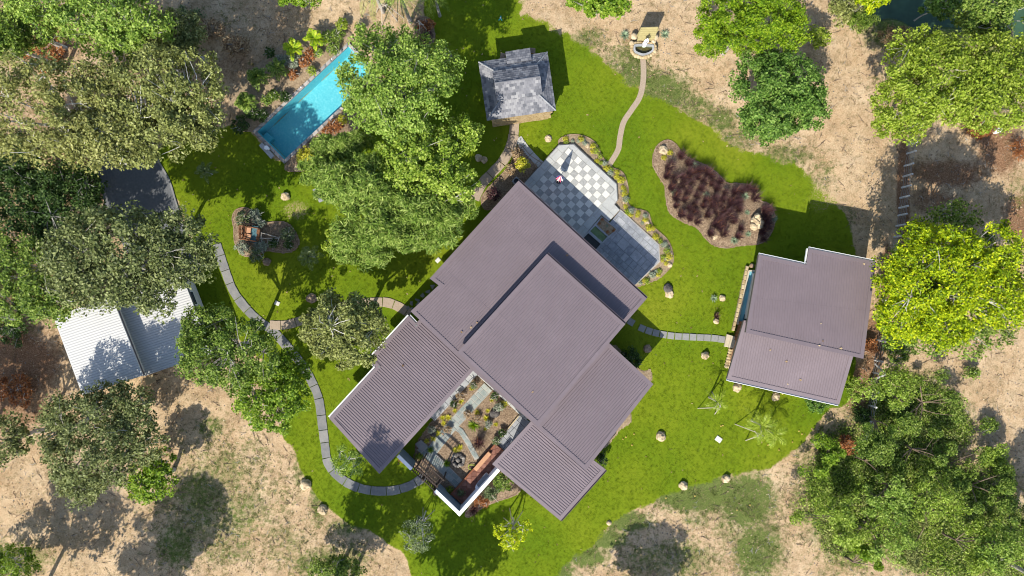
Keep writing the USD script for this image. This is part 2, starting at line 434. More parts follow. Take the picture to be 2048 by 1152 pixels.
# ------------------------------------------------------------------ the ground
LAWN = spline([(305, 318), (330, 285), (400, 262), (455, 252), (500, 262), (560, 322), (640, 300), (720, 250), (800, 180), (842, 120), (850, 60), (862, -12),
               (1028, -12), (1046, 28), (1100, 52), (1160, 86), (1205, 118), (1252, 162), (1300, 190), (1372, 228), (1425, 262), (1480, 295), (1540, 318), (1600, 334), (1650, 372),
               (1688, 420), (1706, 480), (1714, 560), (1712, 700), (1700, 800), (1660, 818), (1632, 850), (1596, 898), (1530, 936), (1440, 955), (1340, 990), (1245, 1035),
               (1190, 1085), (1130, 1128), (1075, 1175), (850, 1180), (812, 1115), (748, 1068), (690, 1042), (640, 998), (606, 952), (592, 905), (566, 868), (572, 800), (560, 760),
               (500, 700), (430, 640), (392, 590), (396, 520), (372, 440), (345, 380), (318, 330)])
LAWN_P = Polygon(LAWN).buffer(0)
POND_P = Polygon(spline([(1742, 18), (1775, -40), (1850, -90), (2050, -90), (2200, 0), (2120, 60), (2030, 78), (1950, 62), (1892, 58), (1850, 66), (1800, 40), (1762, 42)])).buffer(0)
POOL_PX = [(505, 263), (697, 84), (761, 149), (569, 328)]
POOL_P = Polygon(POOL_PX)
# green weedy ground beyond the lawn: (x, y, rx, ry, strength)
GREEN = [(440, 1000, 150, 150, .5), (1760, 960, 150, 140, 1.15), (1900, 1060, 160, 110, 1.15), (1790, 830, 60, 80, 1.0), (560, 1090, 80, 60, .4), (1340, 1120, 140, 50, .5), (690, 1120, 70, 50, .6), (1480, 280, 60, 30, .6), (1250, 120, 60, 40, .7), (1180, 80, 40, 30, .7), (1440, 240, 40, 30, .7), (1600, 900, 20, 50, .5), (60, 640, 60, 40, .4), (230, 330, 200, 60, .35), (700, 1050, 60, 20, .7), (1210, 1080, 50, 22, .9), (1600, 1010, 30, 60, .5),(1262, 150, 55, 35, .75), (1330, 178, 60, 48, .8), (1395, 215, 45, 35, .6), (1200, 100, 40, 25, .5), (1565, 312, 70, 30, .8), (1640, 352, 45, 38, .6), (1690, 430, 30, 40, .4),
         (1395, 985, 110, 42, .95), (1500, 1000, 65, 70, .9), (1520, 1100, 60, 70, .85), (1255, 1045, 60, 26, .8), (1170, 1112, 55, 28, .85), (1120, 1140, 40, 30, .8), (1300, 1120, 80, 30, .5),
         (1460, 1060, 40, 50, .5), (1400, 1040, 45, 22, .45), (640, 1000, 24, 60, .75), (600, 935, 20, 60, .6), (690, 1055, 45, 20, .7), (660, 1130, 90, 40, .7),
         (395, 985, 75, 55, .62), (350, 1085, 50, 60, .6), (455, 940, 50, 60, .6), (420, 855, 35, 30, .62), (505, 905, 45, 40, .45), (470, 1100, 60, 40, .5), (565, 1000, 40, 60, .35),
         (25, 1120, 70, 40, .9), (40, 420, 160, 220, .45), (60, 30, 140, 60, .4), (300, 60, 90, 50, .5), (440, 30, 60, 40, .35), (520, 170, 55, 60, .35),
         (1830, 800, 70, 60, .85), (1880, 850, 75, 60, .75), (1780, 900, 110, 80, .8), (1720, 960, 90, 70, .75), (1800, 1000, 160, 90, .85), (1950, 1030, 110, 90, .9), (2010, 1100, 100, 90, .9),
         (1700, 1080, 90, 80, .8), (1900, 960, 60, 60, .6), (1990, 930, 40, 45, .6), (1660, 940, 50, 60, .5), (1790, 60, 70, 40, .8), (1950, 180, 180, 70, .6), (2040, 380, 30, 60, .4), (2000, 640, 60, 70, .4), (1850, 640, 120, 60, .4)]
RED = [(1690, 190, 40, 70, .35), (30, 720, 110, 110, .9), (100, 800, 60, 60, .5), (60, 60, 140, 80, .7), (400, 90, 60, 80, .45), (1808, 390, 15, 130, 1.0), (1775, 560, 14, 90, .9), (1750, 700, 22, 90, .8), (1480, 215, 60, 60, .3), (1745, 800, 30, 90, .7), (560, 60, 60, 60, .4),(560, 140, 90, 60, .5), (470, 130, 60, 70, .5), (80, 560, 120, 120, .7), (60, 470, 120, 120, .7), (150, 340, 120, 80, .7), (640, 60, 50, 30, .3), (1660, 950, 50, 60, .5),(150, 250, 200, 100, .5), (60, 330, 80, 60, .6), (330, 60, 100, 60, .6),(1900, 345, 110, 34, .8), (2000, 300, 60, 60, .85), (2040, 440, 40, 60, .9), (1860, 400, 60, 40, .6), (1960, 250, 40, 30, .9), (30, 740, 90, 60, .6), (40, 820, 80, 60, .7), (250, 40, 80, 40, .5), (90, 90, 50, 40, .6),
       (1690, 900, 50, 50, .6), (1720, 790, 36, 80, .8), (1745, 700, 22, 120, .6), (1760, 560, 18, 60, .5), (330, 870, 50, 60, .25), (440, 130, 50, 40, .3)]


def axis(lo, hi, step, far):
    core = np.arange(lo, hi + step / 2, step)
    g, d = [], step
    x = hi
    while x < far:
        d *= 1.5
        x += d
        g.append(x)
    g = np.array(g)
    return np.concatenate([(lo - (g - hi))[::-1], core, g])


gx, gy = axis(-43, 43, 0.135, 2500), axis(-25, 25, 0.135, 2500)
GX, GY = np.meshgrid(gx, gy, indexing='xy')
gpx, gpy = 1024 + GX / S, 576 - GY / S


def sdist(poly, x, y):
    """Signed distance in photograph pixels, positive inside."""
    pts = shapely.points(x.ravel(), y.ravel())
    d = shapely.distance(poly.boundary, pts)
    return np.where(shapely.contains_xy(poly, x.ravel(), y.ravel()), d, -d).reshape(x.shape)


def blobs(bl, x, y):
    w = np.zeros(x.shape)
    for cx, cy, rx, ry, s in bl:
        d2 = ((x - cx) / rx) ** 2 + ((y - cy) / ry) ** 2
        w = np.maximum(w, s * np.minimum(1, 1.25 * np.exp(-d2 * 1.0)))
    return w


def smooth(a, b, x):
    t = np.clip((x - a) / (b - a), 0, 1)
    return t * t * (3 - 2 * t)


def near(x, y, pad=60):
    return (x > -pad) & (x < 2048 + pad) & (y > -pad) & (y < 1152 + pad)


NB = near(gpx, gpy, 80)
lawn_d = np.full(GX.shape, -500.0)
ii = np.where(NB)
lawn_d[ii] = sdist(LAWN_P, gpx[ii], gpy[ii])
wig = meshkit.fbm(np.stack([GX * 1.6, GY * 1.6, GX * 0], -1), 5, 3) - 0.5
# the upper right edge of the lawn fades out softly, the rest is cut clean
soft = np.where((gpx > 1000) & (gpy < 420), 26.0, np.where((gpx > 1000) & (gpy > 900), 20.0, 9.0))
w_lawn = smooth(-1, 1, (lawn_d + wig * soft * 1.0) / soft)
WORN = [(592, 420, 40, 30, .46), (1365, 655, 40, 16, .30), (1160, 235, 50, 18, .30), (1400, 330, 70, 16, .34), (1300, 560, 36, 20, .25), (1250, 950, 60, 20, .28), (1560, 850, 40, 30, .3), (480, 600, 30, 30, .25), (1420, 815, 22, 18, .36), (1500, 870, 26, 20, .32), (1640, 400, 40, 50, .4), (950, 1110, 50, 20, .25)]
w_lawn = w_lawn * (1 - blobs(WORN, gpx, gpy))
big = meshkit.fbm(np.stack([GX * 0.28, GY * 0.28, GX * 0 + 5], -1), 4, 11)
w_green = np.clip(blobs(GREEN, gpx, gpy) * (0.55 + 0.9 * big), 0, 1)
w_green = np.where(NB, w_green, 0.35)
w_red = np.clip(blobs(RED, gpx, gpy) * (0.6 + 0.8 * big), 0, 1)
bump = (meshkit.fbm(np.stack([GX * 0.9, GY * 0.9, GX * 0 + 9], -1), 4, 21) - 0.5) * 0.16
far = np.hypot(np.maximum(np.abs(GX) - 45, 0), np.maximum(np.abs(GY) - 27, 0))
GZ = -0.02 + bump * (1 - w_lawn) - 0.05 * (1 - w_lawn) + 4.0 * smooth(30, 600, far) * (meshkit.fbm(np.stack([GX * 0.006, GY * 0.006, GX * 0], -1), 3, 4) - 0.4)
pool_d = np.full(GX.shape, -500.0)
m = (gpx > 460) & (gpx < 800) & (gpy > 40) & (gpy < 370)
pool_d[m] = sdist(POOL_P, gpx[m], gpy[m])
pond_d = np.full(GX.shape, -500.0)
m = (gpx > 1650) & (gpy < 140)
pond_d[m] = sdist(POND_P, gpx[m], gpy[m])
GZ = GZ - 1.9 * smooth(4, 8, pool_d) - 0.9 * smooth(-14, 26, pond_d)
w_green = np.maximum(w_green, 0.8 * smooth(-40, -5, pond_d))

nx, ny = len(gx), len(gy)
gv = np.stack([GX, GY, GZ], -1).reshape(-1, 3)
i, j = np.meshgrid(np.arange(nx - 1), np.arange(ny - 1), indexing='xy')
a = (j * nx + i).ravel()
gf = np.vstack([np.c_[a, a + 1, a + nx + 1], np.c_[a, a + nx + 1, a + nx]])
mat('ground_look', {
    'g': ('geometry', {}), 'at': ('attribute', {'attribute': 'wt'}), 'sp': ('separate_xyz', {}),
    'n1': ('noise_texture', {'scale': 0.42, 'detail': 7.0, 'roughness': 0.62}),
    'n2': ('noise_texture', {'scale': 2.6, 'detail': 9.0, 'roughness': 0.8}),
    'n3': ('noise_texture', {'scale': 11.0, 'detail': 5.0, 'roughness': 0.7}),
    'n4': ('noise_texture', {'scale': 0.13, 'detail': 3.0, 'roughness': 0.5}),
    'n5': ('noise_texture', {'scale': 38.0, 'detail': 3.0, 'roughness': 0.7}),
    'dm': ('mix_float', {'fac': 0.55}),
    'dirt': ('rgb_ramp', {'ramp': [(0.30, (0.21, 0.132, 0.066)), (0.44, (0.365, 0.252, 0.145)), (0.55, (0.475, 0.352, 0.222)), (0.70, (0.575, 0.46, 0.325))]}),
    'dry': ('rgb_ramp', {'ramp': [(0.32, (0.085, 0.072, 0.030)), (0.52, (0.20, 0.16, 0.08)), (0.68, (0.36, 0.30, 0.18))]}),
    'dfac': ('map_range', {'from_min': 0.50, 'from_max': 0.64, 'to_min': 0.0, 'to_max': 0.85, 'clamp': True}),
    'dmix': ('mix', {}),
    'redc': ('rgb_ramp', {'ramp': [(0.3, (0.06, 0.030, 0.014)), (0.5, (0.16, 0.080, 0.042)), (0.7, (0.36, 0.21, 0.125))]}),
    'rsum': ('math', {'math_type': 'multiply_add', 'value2': 0.9}),
    'rsub': ('math', {'math_type': 'subtract', 'value2': 0.45}),
    'rfac': ('map_range', {'from_min': 0.35, 'from_max': 0.7, 'to_min': 0.0, 'to_max': 0.9, 'clamp': True}),
    'rmix': ('mix', {}),
    'grc': ('rgb_ramp', {'ramp': [(0.28, (0.028, 0.055, 0.010)), (0.5, (0.080, 0.118, 0.022)), (0.7, (0.16, 0.175, 0.055))]}),
    'gsum': ('math', {'math_type': 'multiply_add', 'value2': 1.9}),
    'gsub': ('math', {'math_type': 'subtract', 'value2': 0.95}),
    'gfac': ('map_range', {'from_min': 0.30, 'from_max': 0.75, 'to_min': 0.0, 'to_max': 0.95, 'clamp': True}),
    'gmix': ('mix', {}),
    'lm': ('mix_float', {'fac': 0.3}), 'lm2': ('mix_float', {'fac': 0.5}),
    'lwc': ('rgb_ramp', {'ramp': [(0.38, (0.050, 0.112, 0.004)), (0.46, (0.095, 0.154, 0.005)), (0.53, (0.140, 0.188, 0.007)), (0.62, (0.190, 0.207, 0.016))]}),
    'lsum': ('math', {'math_type': 'multiply_add', 'value2': 1.0}),
    'lsub': ('math', {'math_type': 'subtract', 'value2': 0.5}),
    'lfac': ('map_range', {'from_min': 0.42, 'from_max': 0.58, 'to_min': 0.0, 'to_max': 1.0, 'clamp': True}),
    'lmix': ('mix', {}),
    'bm': ('mix_float', {'fac': 0.5}),
    'b': ('bump', {'strength': 0.9, 'distance': 0.06}),
    'p': ('principled_bsdf', {'roughness': 0.95, 'specular_ior_level': 0.1})},
    [('at.vector', 'sp.vector')] + [('g.position', f'n{k}.vector') for k in (1, 2, 3, 4, 5)] +
    [('n1.fac', 'dm.a'), ('n3.fac', 'dm.b'), ('dm.result', 'dirt.fac'), ('n3.fac', 'dry.fac'), ('n2.fac', 'dfac.value'), ('dfac.result', 'dmix.fac'), ('dirt.color', 'dmix.color1'), ('dry.color', 'dmix.color2'),
     ('n3.fac', 'redc.fac'), ('n2.fac', 'rsum.value1'), ('sp.z', 'rsum.value3'), ('rsum.value', 'rsub.value1'), ('rsub.value', 'rfac.value'), ('rfac.result', 'rmix.fac'), ('dmix.color', 'rmix.color1'), ('redc.color', 'rmix.color2'),
     ('n3.fac', 'grc.fac'), ('n2.fac', 'gsum.value1'), ('sp.y', 'gsum.value3'), ('gsum.value', 'gsub.value1'), ('gsub.value', 'gfac.value'), ('gfac.result', 'gmix.fac'), ('rmix.color', 'gmix.color1'), ('grc.color', 'gmix.color2'),
     ('n4.fac', 'lm.a'), ('n3.fac', 'lm.b'), ('lm.result', 'lm2.a'), ('n5.fac', 'lm2.b'), ('lm2.result', 'lwc.fac'), ('n3.fac', 'lsum.value1'), ('sp.x', 'lsum.value3'), ('lsum.value', 'lsub.value1'), ('lsub.value', 'lfac.value'), ('lfac.result', 'lmix.fac'),
     ('gmix.color', 'lmix.color1'), ('lwc.color', 'lmix.color2'), ('lmix.color', 'p.base_color'), ('n3.fac', 'bm.a'), ('n5.fac', 'bm.b'), ('bm.result', 'b.height'), ('b.normal', 'p.normal')])
ground = obj('ground', (gv, gf), MAT['ground_look'], None, 'bright lawn fading into bare sandy soil with weeds all around the house', 'ground', None, 'structure', smooth=True)
pv = UsdGeom.PrimvarsAPI(ground).CreatePrimvar('wt', Sdf.ValueTypeNames.Float3Array, 'vertex')
pv.Set(Vt.Vec3fArray.FromNumpy(np.stack([w_lawn, w_green, w_red], -1).reshape(-1, 3).astype(np.float32)))


def grid_at(field, x, y):
    ix = np.clip(np.searchsorted(gx, x), 0, nx - 1)
    iy = np.clip(np.searchsorted(gy, y), 0, ny - 1)
    return field[iy, ix]


# pond in the upper right corner
obj('pond_water', sheet(Polygon(P2(np.array(POND_P.buffer(14).exterior.coords), -0.45)), -0.45), MAT['pond_water_look'], None, 'dark green pond water in the top right corner behind the trees', 'pond', None, 'structure')
obj('pond_floor', prism(Polygon(P2(np.array(POND_P.buffer(6).exterior.coords), -0.6)), -0.9, -0.62), MAT['pond_bed'], None, 'murky green pond floor seen through the water', 'pond bed', None, 'structure')

# asphalt drive on the left
DRIVE = spline([(196, 330), (205, 390), (235, 470), (300, 560), (400, 560), (372, 470), (352, 405), (338, 360), (312, 312), (290, 262), (250, 225), (205, 240)], True)
obj('driveway', prism(Polygon(P2(DRIVE)), -0.06, 0.012), MAT['asphalt'], None, 'dark asphalt drive curving under the trees on the left', 'driveway', None, 'structure')
kerb = np.array([P(x, y)[:2] for x, y in spline([(290, 250), (312, 312), (338, 360), (352, 405), (372, 470), (400, 560)], False)])
obj('drive_kerb', prism(LineString(kerb).buffer(0.07), -0.05, 0.05), MAT['path_slab'], None, 'thin pale kerb between asphalt drive and lawn', 'kerb', None, 'structure')

# ------------------------------------------------------------------ garden beds (mulch sheets)
BEDS = {}


def bed(name, px, material, label, z=0.03, edge=True, rough=True):
    pl = Polygon(P2(px)).buffer(0)
    BEDS[name] = pl
    t = thing(name, label, 'garden bed', kind='structure')
    # a slightly mounded mulch surface with its own relief
    minx, miny, maxx, maxy = pl.bounds
    st = 0.12
    xs, ys = np.arange(minx - st, maxx + 2 * st, st), np.arange(miny - st, maxy + 2 * st, st)
    X, Y = np.meshgrid(xs, ys)
    pts = shapely.points(X.ravel(), Y.ravel())
    d = shapely.distance(pl.boundary, pts).reshape(X.shape)
    ins = shapely.contains_xy(pl, X.ravel(), Y.ravel()).reshape(X.shape)
    Z = np.where(ins, z + 0.10 * smooth(0, 0.9, d) + (meshkit.fbm(np.stack([X * 4, Y * 4, X * 0], -1), 3, 8) - 0.5) * 0.07 * smooth(0, 0.2, d), z - np.minimum(d, 0.2) * 0.6)
    v = np.stack([X, Y, Z], -1).reshape(-1, 3)
    n = len(xs)
    ci, cj = np.meshgrid(np.arange(n - 1), np.arange(len(ys) - 1))
    c0 = (cj * n + ci).ravel()
    keep = (ins | (d < 0.12)).ravel()
    ok = keep[c0] & keep[c0 + 1] & keep[c0 + n] & keep[c0 + n + 1]
    c0 = c0[ok]
    obj('mulch', (v, np.vstack([np.c_[c0, c0 + 1, c0 + n + 1], np.c_[c0, c0 + n + 1, c0 + n]])), MAT[material], t, kind='structure', smooth=True)
    if edge:
        obj('edging', prism(pl.buffer(0.03).difference(pl.buffer(-0.03)), -0.05, z + 0.02), MAT['rock_brown'], t, kind='structure')
    return t


def zpx(pts, s, ox, oy):
    return [(x / s + ox, y / s + oy) for x, y in pts]


KIDNEY = spline(zpx([(25, 280), (60, 125), (160, 52), (250, 85), (330, 190), (400, 235), (490, 275), (580, 315), (680, 390), (770, 480), (880, 485), (1000, 505), (1065, 590), (1110, 660), (1190, 690), (1245, 790),
                     (1235, 930), (1170, 1040), (1075, 1095), (900, 1105), (780, 1132), (650, 1108), (560, 1040), (470, 930), (330, 870), (200, 780), (162, 650), (150, 520), (80, 400)], 5.008, 1300, 270))
bed('kidney_bed', KIDNEY, 'mulch', 'kidney shaped mulch bed of purple grasses between patio and cottage')
CARTBED = spline(zpx([(188, 280), (235, 165), (330, 122), (430, 130), (560, 230), (650, 330), (760, 345), (900, 330), (1040, 362), (1150, 480), (1212, 620), (1190, 715), (1100, 790), (950, 808), (800, 785), (690, 790), (560, 870),
                      (420, 865), (320, 830), (245, 700), (215, 560), (212, 420)], 7.68, 440, 400))
bed('cart_bed', CARTBED, 'mulch', 'mulch bed with shrubs around the old wooden cart on the left lawn')
STRIP = spline([(1117, 287), (1133, 271), (1163, 271), (1190, 285), (1205, 314), (1222, 333), (1246, 346), (1256, 376), (1254, 400), (1264, 415), (1295, 425), (1306, 452), (1335, 480), (1346, 510), (1342, 532), (1320, 555),
                (1292, 567), (1266, 572), (1240, 540), (1236, 470), (1200, 380), (1150, 320)])
bed('patio_border_bed', STRIP, 'mulch_pale', 'wavy planting strip of gold and silver ground cover along the patio')
bed('pool_bed_upper', spline([(500, 262), (470, 230), (458, 200), (492, 150), (540, 110), (590, 72), (640, 55), (690, 60), (706, 78), (690, 92), (600, 172)]), 'mulch_pale', 'dry planting bed with palms along the upper side of the pool', edge=False)
bed('pool_bed_lower', spline([(570, 330), (590, 344), (640, 330), (700, 290), (720, 240), (700, 200), (682, 218), (620, 280)]), 'mulch', 'rust coloured planting bed along the lower side of the pool', edge=False)
bed('path_bed', spline([(1040, 290), (1030, 305), (1020, 330), (1000, 352), (975, 378), (962, 400), (975, 420), (1010, 400), (1040, 372), (1070, 345), (1086, 330), (1062, 312)]), 'mulch', 'mulch bed between curved path and patio with a golden shrub')
bed('palm_bed', spline([(832, 40), (858, 36), (868, 60), (866, 86), (848, 92), (832, 76)]), 'mulch', 'small mulch bed with red foliage under a staked tree')
bed('wall_bed', spline([(935, 1020), (1000, 945), (1030, 962), (1042, 976), (1030, 990), (990, 1004), (960, 1018), (938, 1034)]), 'mulch', 'planting bed outside the white courtyard wall')
bed('east_bed', spline([(1262, 842), (1240, 860), (1215, 890), (1190, 905), (1180, 880), (1215, 850), (1250, 815)]), 'mulch_pale', 'narrow sandy bed along the east wing of the house', edge=False)
bed('north_wall_bed', spline([(1300, 738), (1284, 742), (1240, 700), (1228, 690), (1215, 700), (1290, 770), (1302, 762)]), 'mulch_pale', 'narrow sandy bed below the east eave of the house', edge=False)

# ------------------------------------------------------------------ paths
def slab_path(name, label, pts, width, lens, gap, material, z=0.045, piece='slab'):
    t = thing(name, label, 'path', kind='structure')
    c = np.array([P(x, y)[:2] for x, y in spline(pts, False, 10)])
    seg = np.r_[0, np.cumsum(np.linalg.norm(np.diff(c, axis=0), axis=1))]
    s, k = 0.0, 0
    while s < seg[-1] - 0.25:
        L = lens[k % len(lens)] if not callable(lens) else lens(k)
        e = min(s + L, seg[-1])
        q_ = np.linspace(s, e - gap, 6)
        x, y = np.interp(q_, seg, c[:, 0]), np.interp(q_, seg, c[:, 1])
        tx, ty = np.gradient(x), np.gradient(y)
        n_ = np.hypot(tx, ty) + 1e-9
        wj = width * RNG.uniform(0.94, 1.04) * (1 + 0.03 * np.sin(np.arange(6) * 1.9 + k))
        ox, oy = -ty / n_ * wj / 2, tx / n_ * wj / 2
        poly = Polygon(list(zip(x + ox, y + oy)) + list(zip((x - ox)[::-1], (y - oy)[::-1]))).buffer(0)
        for pp in polys(poly)[:1]:
            dz = float(RNG.uniform(-0.006, 0.006))
            obj(piece, bevel_prism(pp, -0.05, z + dz), MAT[material], t)
        s = e
        k += 1
    return t


slab_path('lawn_path', 'long curved grey slab path from the drive down to the courtyard gate', [(433, 488), (441, 512), (452, 545), (466, 580), (488, 612), (516, 640), (548, 664), (580, 700), (606, 732), (626, 768), (638, 800), (645, 850), (650, 890), (656, 925), (676, 952), (708, 972), (745, 981), (785, 981), (818, 972), (842, 958), (856, 946)], 0.72,
          [1.0, 1.25, 1.1, 1.35, 1.2], 0.05, 'path_slab')
slab_path('side_path', 'tan slab path branching from the long path towards the house door', [(540, 650), (570, 650), (600, 642), (640, 628), (700, 610), (760, 604), (790, 610), (822, 628)], 0.75, [0.9, 1.2, 1.0], 0.05, 'pebble_path')
slab_path('pavilion_path', 'tan slab path curving from pavilion to the house', [(1029, 236), (1028, 262), (1022, 292), (1006, 322), (984, 346), (962, 370), (948, 400)], 0.80, [1.35, 1.2, 1.3], 0.05, 'pebble_path')
slab_path('patio_link_path', 'pale grey slab path linking the pavilion path to the patio', [(1036, 276), (1050, 296), (1068, 316), (1086, 334)], 0.62, [0.8, 0.9], 0.04, 'terrace_stone')
# winding pebble path
wp = np.array([P(x, y)[:2] for x, y in spline([(1285, 110), (1287, 135), (1286, 165), (1279, 195), (1263, 220), (1247, 245), (1240, 275), (1236, 300), (1219, 329)], False)])
obj('winding_path', prism(LineString(wp).buffer(0.22), -0.05, 0.025), MAT['pebble_path'], None, 'narrow tan path winding from the fountain to the patio', 'path', None, 'structure')
# square stepping stones between house and cottage
t = thing('stepping_stone_path', 'row of square grey stepping stones from the house to the cottage', 'path', kind='structure')
steps = [(1247, 636), (1262, 644), (1271, 650), (1284, 656.7), (1298, 662), (1312, 666), (1326.7, 669), (1341.7, 671.3), (1356.7, 672.7), (1371.3, 673.5), (1386, 674.2), (1400.7, 674.9), (1414.7, 675.5), (1429.3, 676.5), (1443, 678.5)]
for k, (x, y) in enumerate(steps):
    if k == 2:
        continue
    nxt, prv = steps[min(k + 1, len(steps) - 1)], steps[max(k - 1, 0)]
    rot = math.atan2(-(nxt[1] - prv[1]), nxt[0] - prv[0])
    c = P(x, y)
    sq = shapely.affinity.translate(shapely.affinity.rotate(sbox(-0.265, -0.265, 0.265, 0.265), rot, (0, 0), use_radians=True), c[0], c[1])
    obj('slab', bevel_prism(sq, -0.04, 0.05 + RNG.uniform(-0.005, 0.005)), MAT['step_slab'], t)
# stepping stones hidden along the dark side of the house
t = thing('irregular_stepping_stones', 'small irregular stepping stones in the shade of the house eave', 'path', kind='structure')
for x, y in [(814, 615.5), (824.5, 607), (835.5, 598.5), (846, 590.5), (856, 582.5), (865, 573), (823, 619), (836, 607)]:
    c = P(x, y)
    a0 = RNG.uniform(0, 6.28)
    ang = np.sort(RNG.uniform(0, 2 * np.pi, 6))
    r = RNG.uniform(0.15, 0.24, 6)
    pl = Polygon(np.c_[c[0] + r * np.cos(ang), c[1] + r * np.sin(ang)]).convex_hull
    obj('slab', bevel_prism(pl, -0.04, 0.045), MAT['path_slab'], t)

# ------------------------------------------------------------------ patio with giant chessboard
E1 = np.array([0.738, 0.675])
E1 /= np.linalg.norm(E1)
E2 = np.array([-E1[1], E1[0]])
patio = thing('patio', 'raised stone patio with giant chessboard paving behind the house', 'patio', kind='structure')
ZP = 0.35
chess_px = [(1030, 386), (1049, 366), (1118, 290), (1147.5, 288.5), (1233, 367.6), (1235, 400), (1229, 408), (1240, 419.5), (1218, 443), (1203, 430), (1165, 476), (1150, 478)]
PAT = Polygon(P2(chess_px, ZP))
obj('patio_base', prism(PAT, -0.05, ZP - 0.03), MAT['joint'], patio, kind='structure')
p_ = 12.4


def local_quads(O, ea, eb, cells):
    out = []
    for (i0, j0, i1, j1) in cells:
        out.append(Polygon([tuple(O + ea * u + eb * w) for u, w in ((i0, j0), (i1, j0), (i1, j1), (i0, j1))]))
    return out


O_px = np.array([1087.5, 358.9])
board = []
for a_ in range(0, 10):
    for b_ in range(-6, 6):
        ce = O_px + E1 * p_ * a_ + E2 * p_ * b_
        h = p_ * 0.488
        quad = [ce + (-E1 - E2) * h, ce + (E1 - E2) * h, ce + (E1 + E2) * h, ce + (-E1 + E2) * h]
        w = Polygon(P2(quad, ZP))
        board.append(w)
        if b_ > 3:
            continue
        g = w.intersection(PAT)
        for pp in polys(g)[:1]:
            light = (a_ + b_) % 2 == 0
            obj('chess_tile', bevel_prism(pp, ZP - 0.04, ZP + RNG.uniform(-0.002, 0.002), 0.006), MAT['light_tile' if light else 'dark_tile'], patio)
board_u = unary_union(board).buffer(0.03)


def ashlar(region, origin, ea, eb, rows, widths, material, parent, z0, z1, name='paver', gap=0.012, seed=1, least=0.03):
    """Lays a region (world) with courses of slabs; each piece is a part."""
    rng = np.random.default_rng(seed)
    ea, eb = np.asarray(ea, float), np.asarray(eb, float)
    pts = np.array(region.convex_hull.exterior.coords) - origin
    u, w = pts @ ea, pts @ eb
    y, n = w.min(), 0
    while y < w.max():
        hh = rng.choice(rows)
        x = u.min() - rng.uniform(0, max(widths))
        while x < u.max():
            ww = rng.choice(widths)
            cell = Polygon([tuple(origin + ea * s_ + eb * t_) for s_, t_ in ((x + gap, y + gap), (x + ww - gap, y + gap), (x + ww - gap, y + hh - gap), (x + gap, y + hh - gap))])
            for pp in polys(cell.intersection(region)):
                if pp.area > least:
                    obj(name, bevel_prism(pp.simplify(0.004), z0, z1 + rng.uniform(-0.003, 0.003), 0.008), MAT[material], parent)
                    n += 1
            x += ww
        y += hh
    return n


WE1, WE2 = np.array([E1[0], -E1[1]]), np.array([E2[0], -E2[1]])   # the same directions in the world (y up)
ashlar(PAT.buffer(-0.02).difference(board_u), np.array(P(1118, 290, ZP)[:2]), WE1, WE2, [0.9, 1.1], [0.9, 1.2, 0.7], 'terrace_stone', patio, ZP - 0.04, ZP - 0.004, 'border_slab', seed=3)
ZS = 0.22
slate_px = [(1240.5, 420), (1317.3, 490), (1319, 523), (1271, 568.5), (1255, 585), (1185, 512), (1193.6, 498.5), (1234, 458.5), (1219, 446)]
SLA = Polygon(P2(slate_px, ZS))
obj('lower_base', prism(SLA, -0.05, ZS - 0.03), MAT['joint_dark'], patio, kind='structure')
ashlar(SLA.buffer(-0.02), np.array(P(1240, 420, ZS)[:2]), WE1, WE2, [0.42, 0.6, 0.42, 0.78], [0.42, 0.6, 0.8, 0.5], 'slate_paver', patio, ZS - 0.04, ZS, 'slate_slab', seed=5)
# dark retaining edge of the patio
edge = LineString(P2([(1049, 366), (1118, 290), (1147.5, 288.5), (1233, 367.6), (1235, 400), (1229, 408)], ZP)).buffer(0.05, cap_style='flat')
obj('retaining_edge', prism(edge, 0.0, ZP - 0.05), MAT['joint_dark'], patio, kind='structure')
edge = LineString(P2([(1240.5, 420), (1317.3, 490), (1319, 523), (1271, 568.5)], ZS)).buffer(0.06, cap_style='flat')
obj('retaining_edge', prism(edge, 0.0, ZS - 0.012), MAT['joint'], patio, kind='structure')

# water feature between the two terraces
wf = thing('patio_water_feature', 'narrow green water trough and dark pool with grey rims between chessboard and slate terrace', 'water feature')
green_px = [(1190.4, 451.3), (1215, 473.4), (1204.7, 485), (1179.3, 462.3)]
dark_px = [(1176.7, 465.6), (1202, 487.7), (1191, 501), (1165, 477)]
gp, dp = Polygon(P2(green_px, 0.3)), Polygon(P2(dark_px, 0.3))
pl_px = [(1203, 434), (1234, 458.4), (1217.5, 472.5), (1192.5, 449.3)]
pp = Polygon(P2(pl_px, 0.36))
hullp = unary_union([gp, dp, pp]).convex_hull.buffer(0.04)
obj('rim', prism(hullp.difference(unary_union([gp.buffer(-0.02), dp.buffer(-0.02), pp.buffer(-0.02)])), 0.0, 0.37), MAT['grey_paver'], wf)
obj('trough_floor', prism(gp, 0.0, 0.14), MAT['green_water_bed'], wf)
obj('pool_floor', prism(dp, 0.0, 0.12), MAT['dark_water_bed'], wf)
obj('trough_water', sheet(gp.buffer(-0.021), 0.28), MAT['pond_water_look'], wf)
obj('pool_water', sheet(dp.buffer(-0.021), 0.22), MAT['pond_water_look'], wf)
obj('planter_soil', prism(pp.buffer(-0.021), 0.0, 0.31), MAT['mulch_pale'], wf)

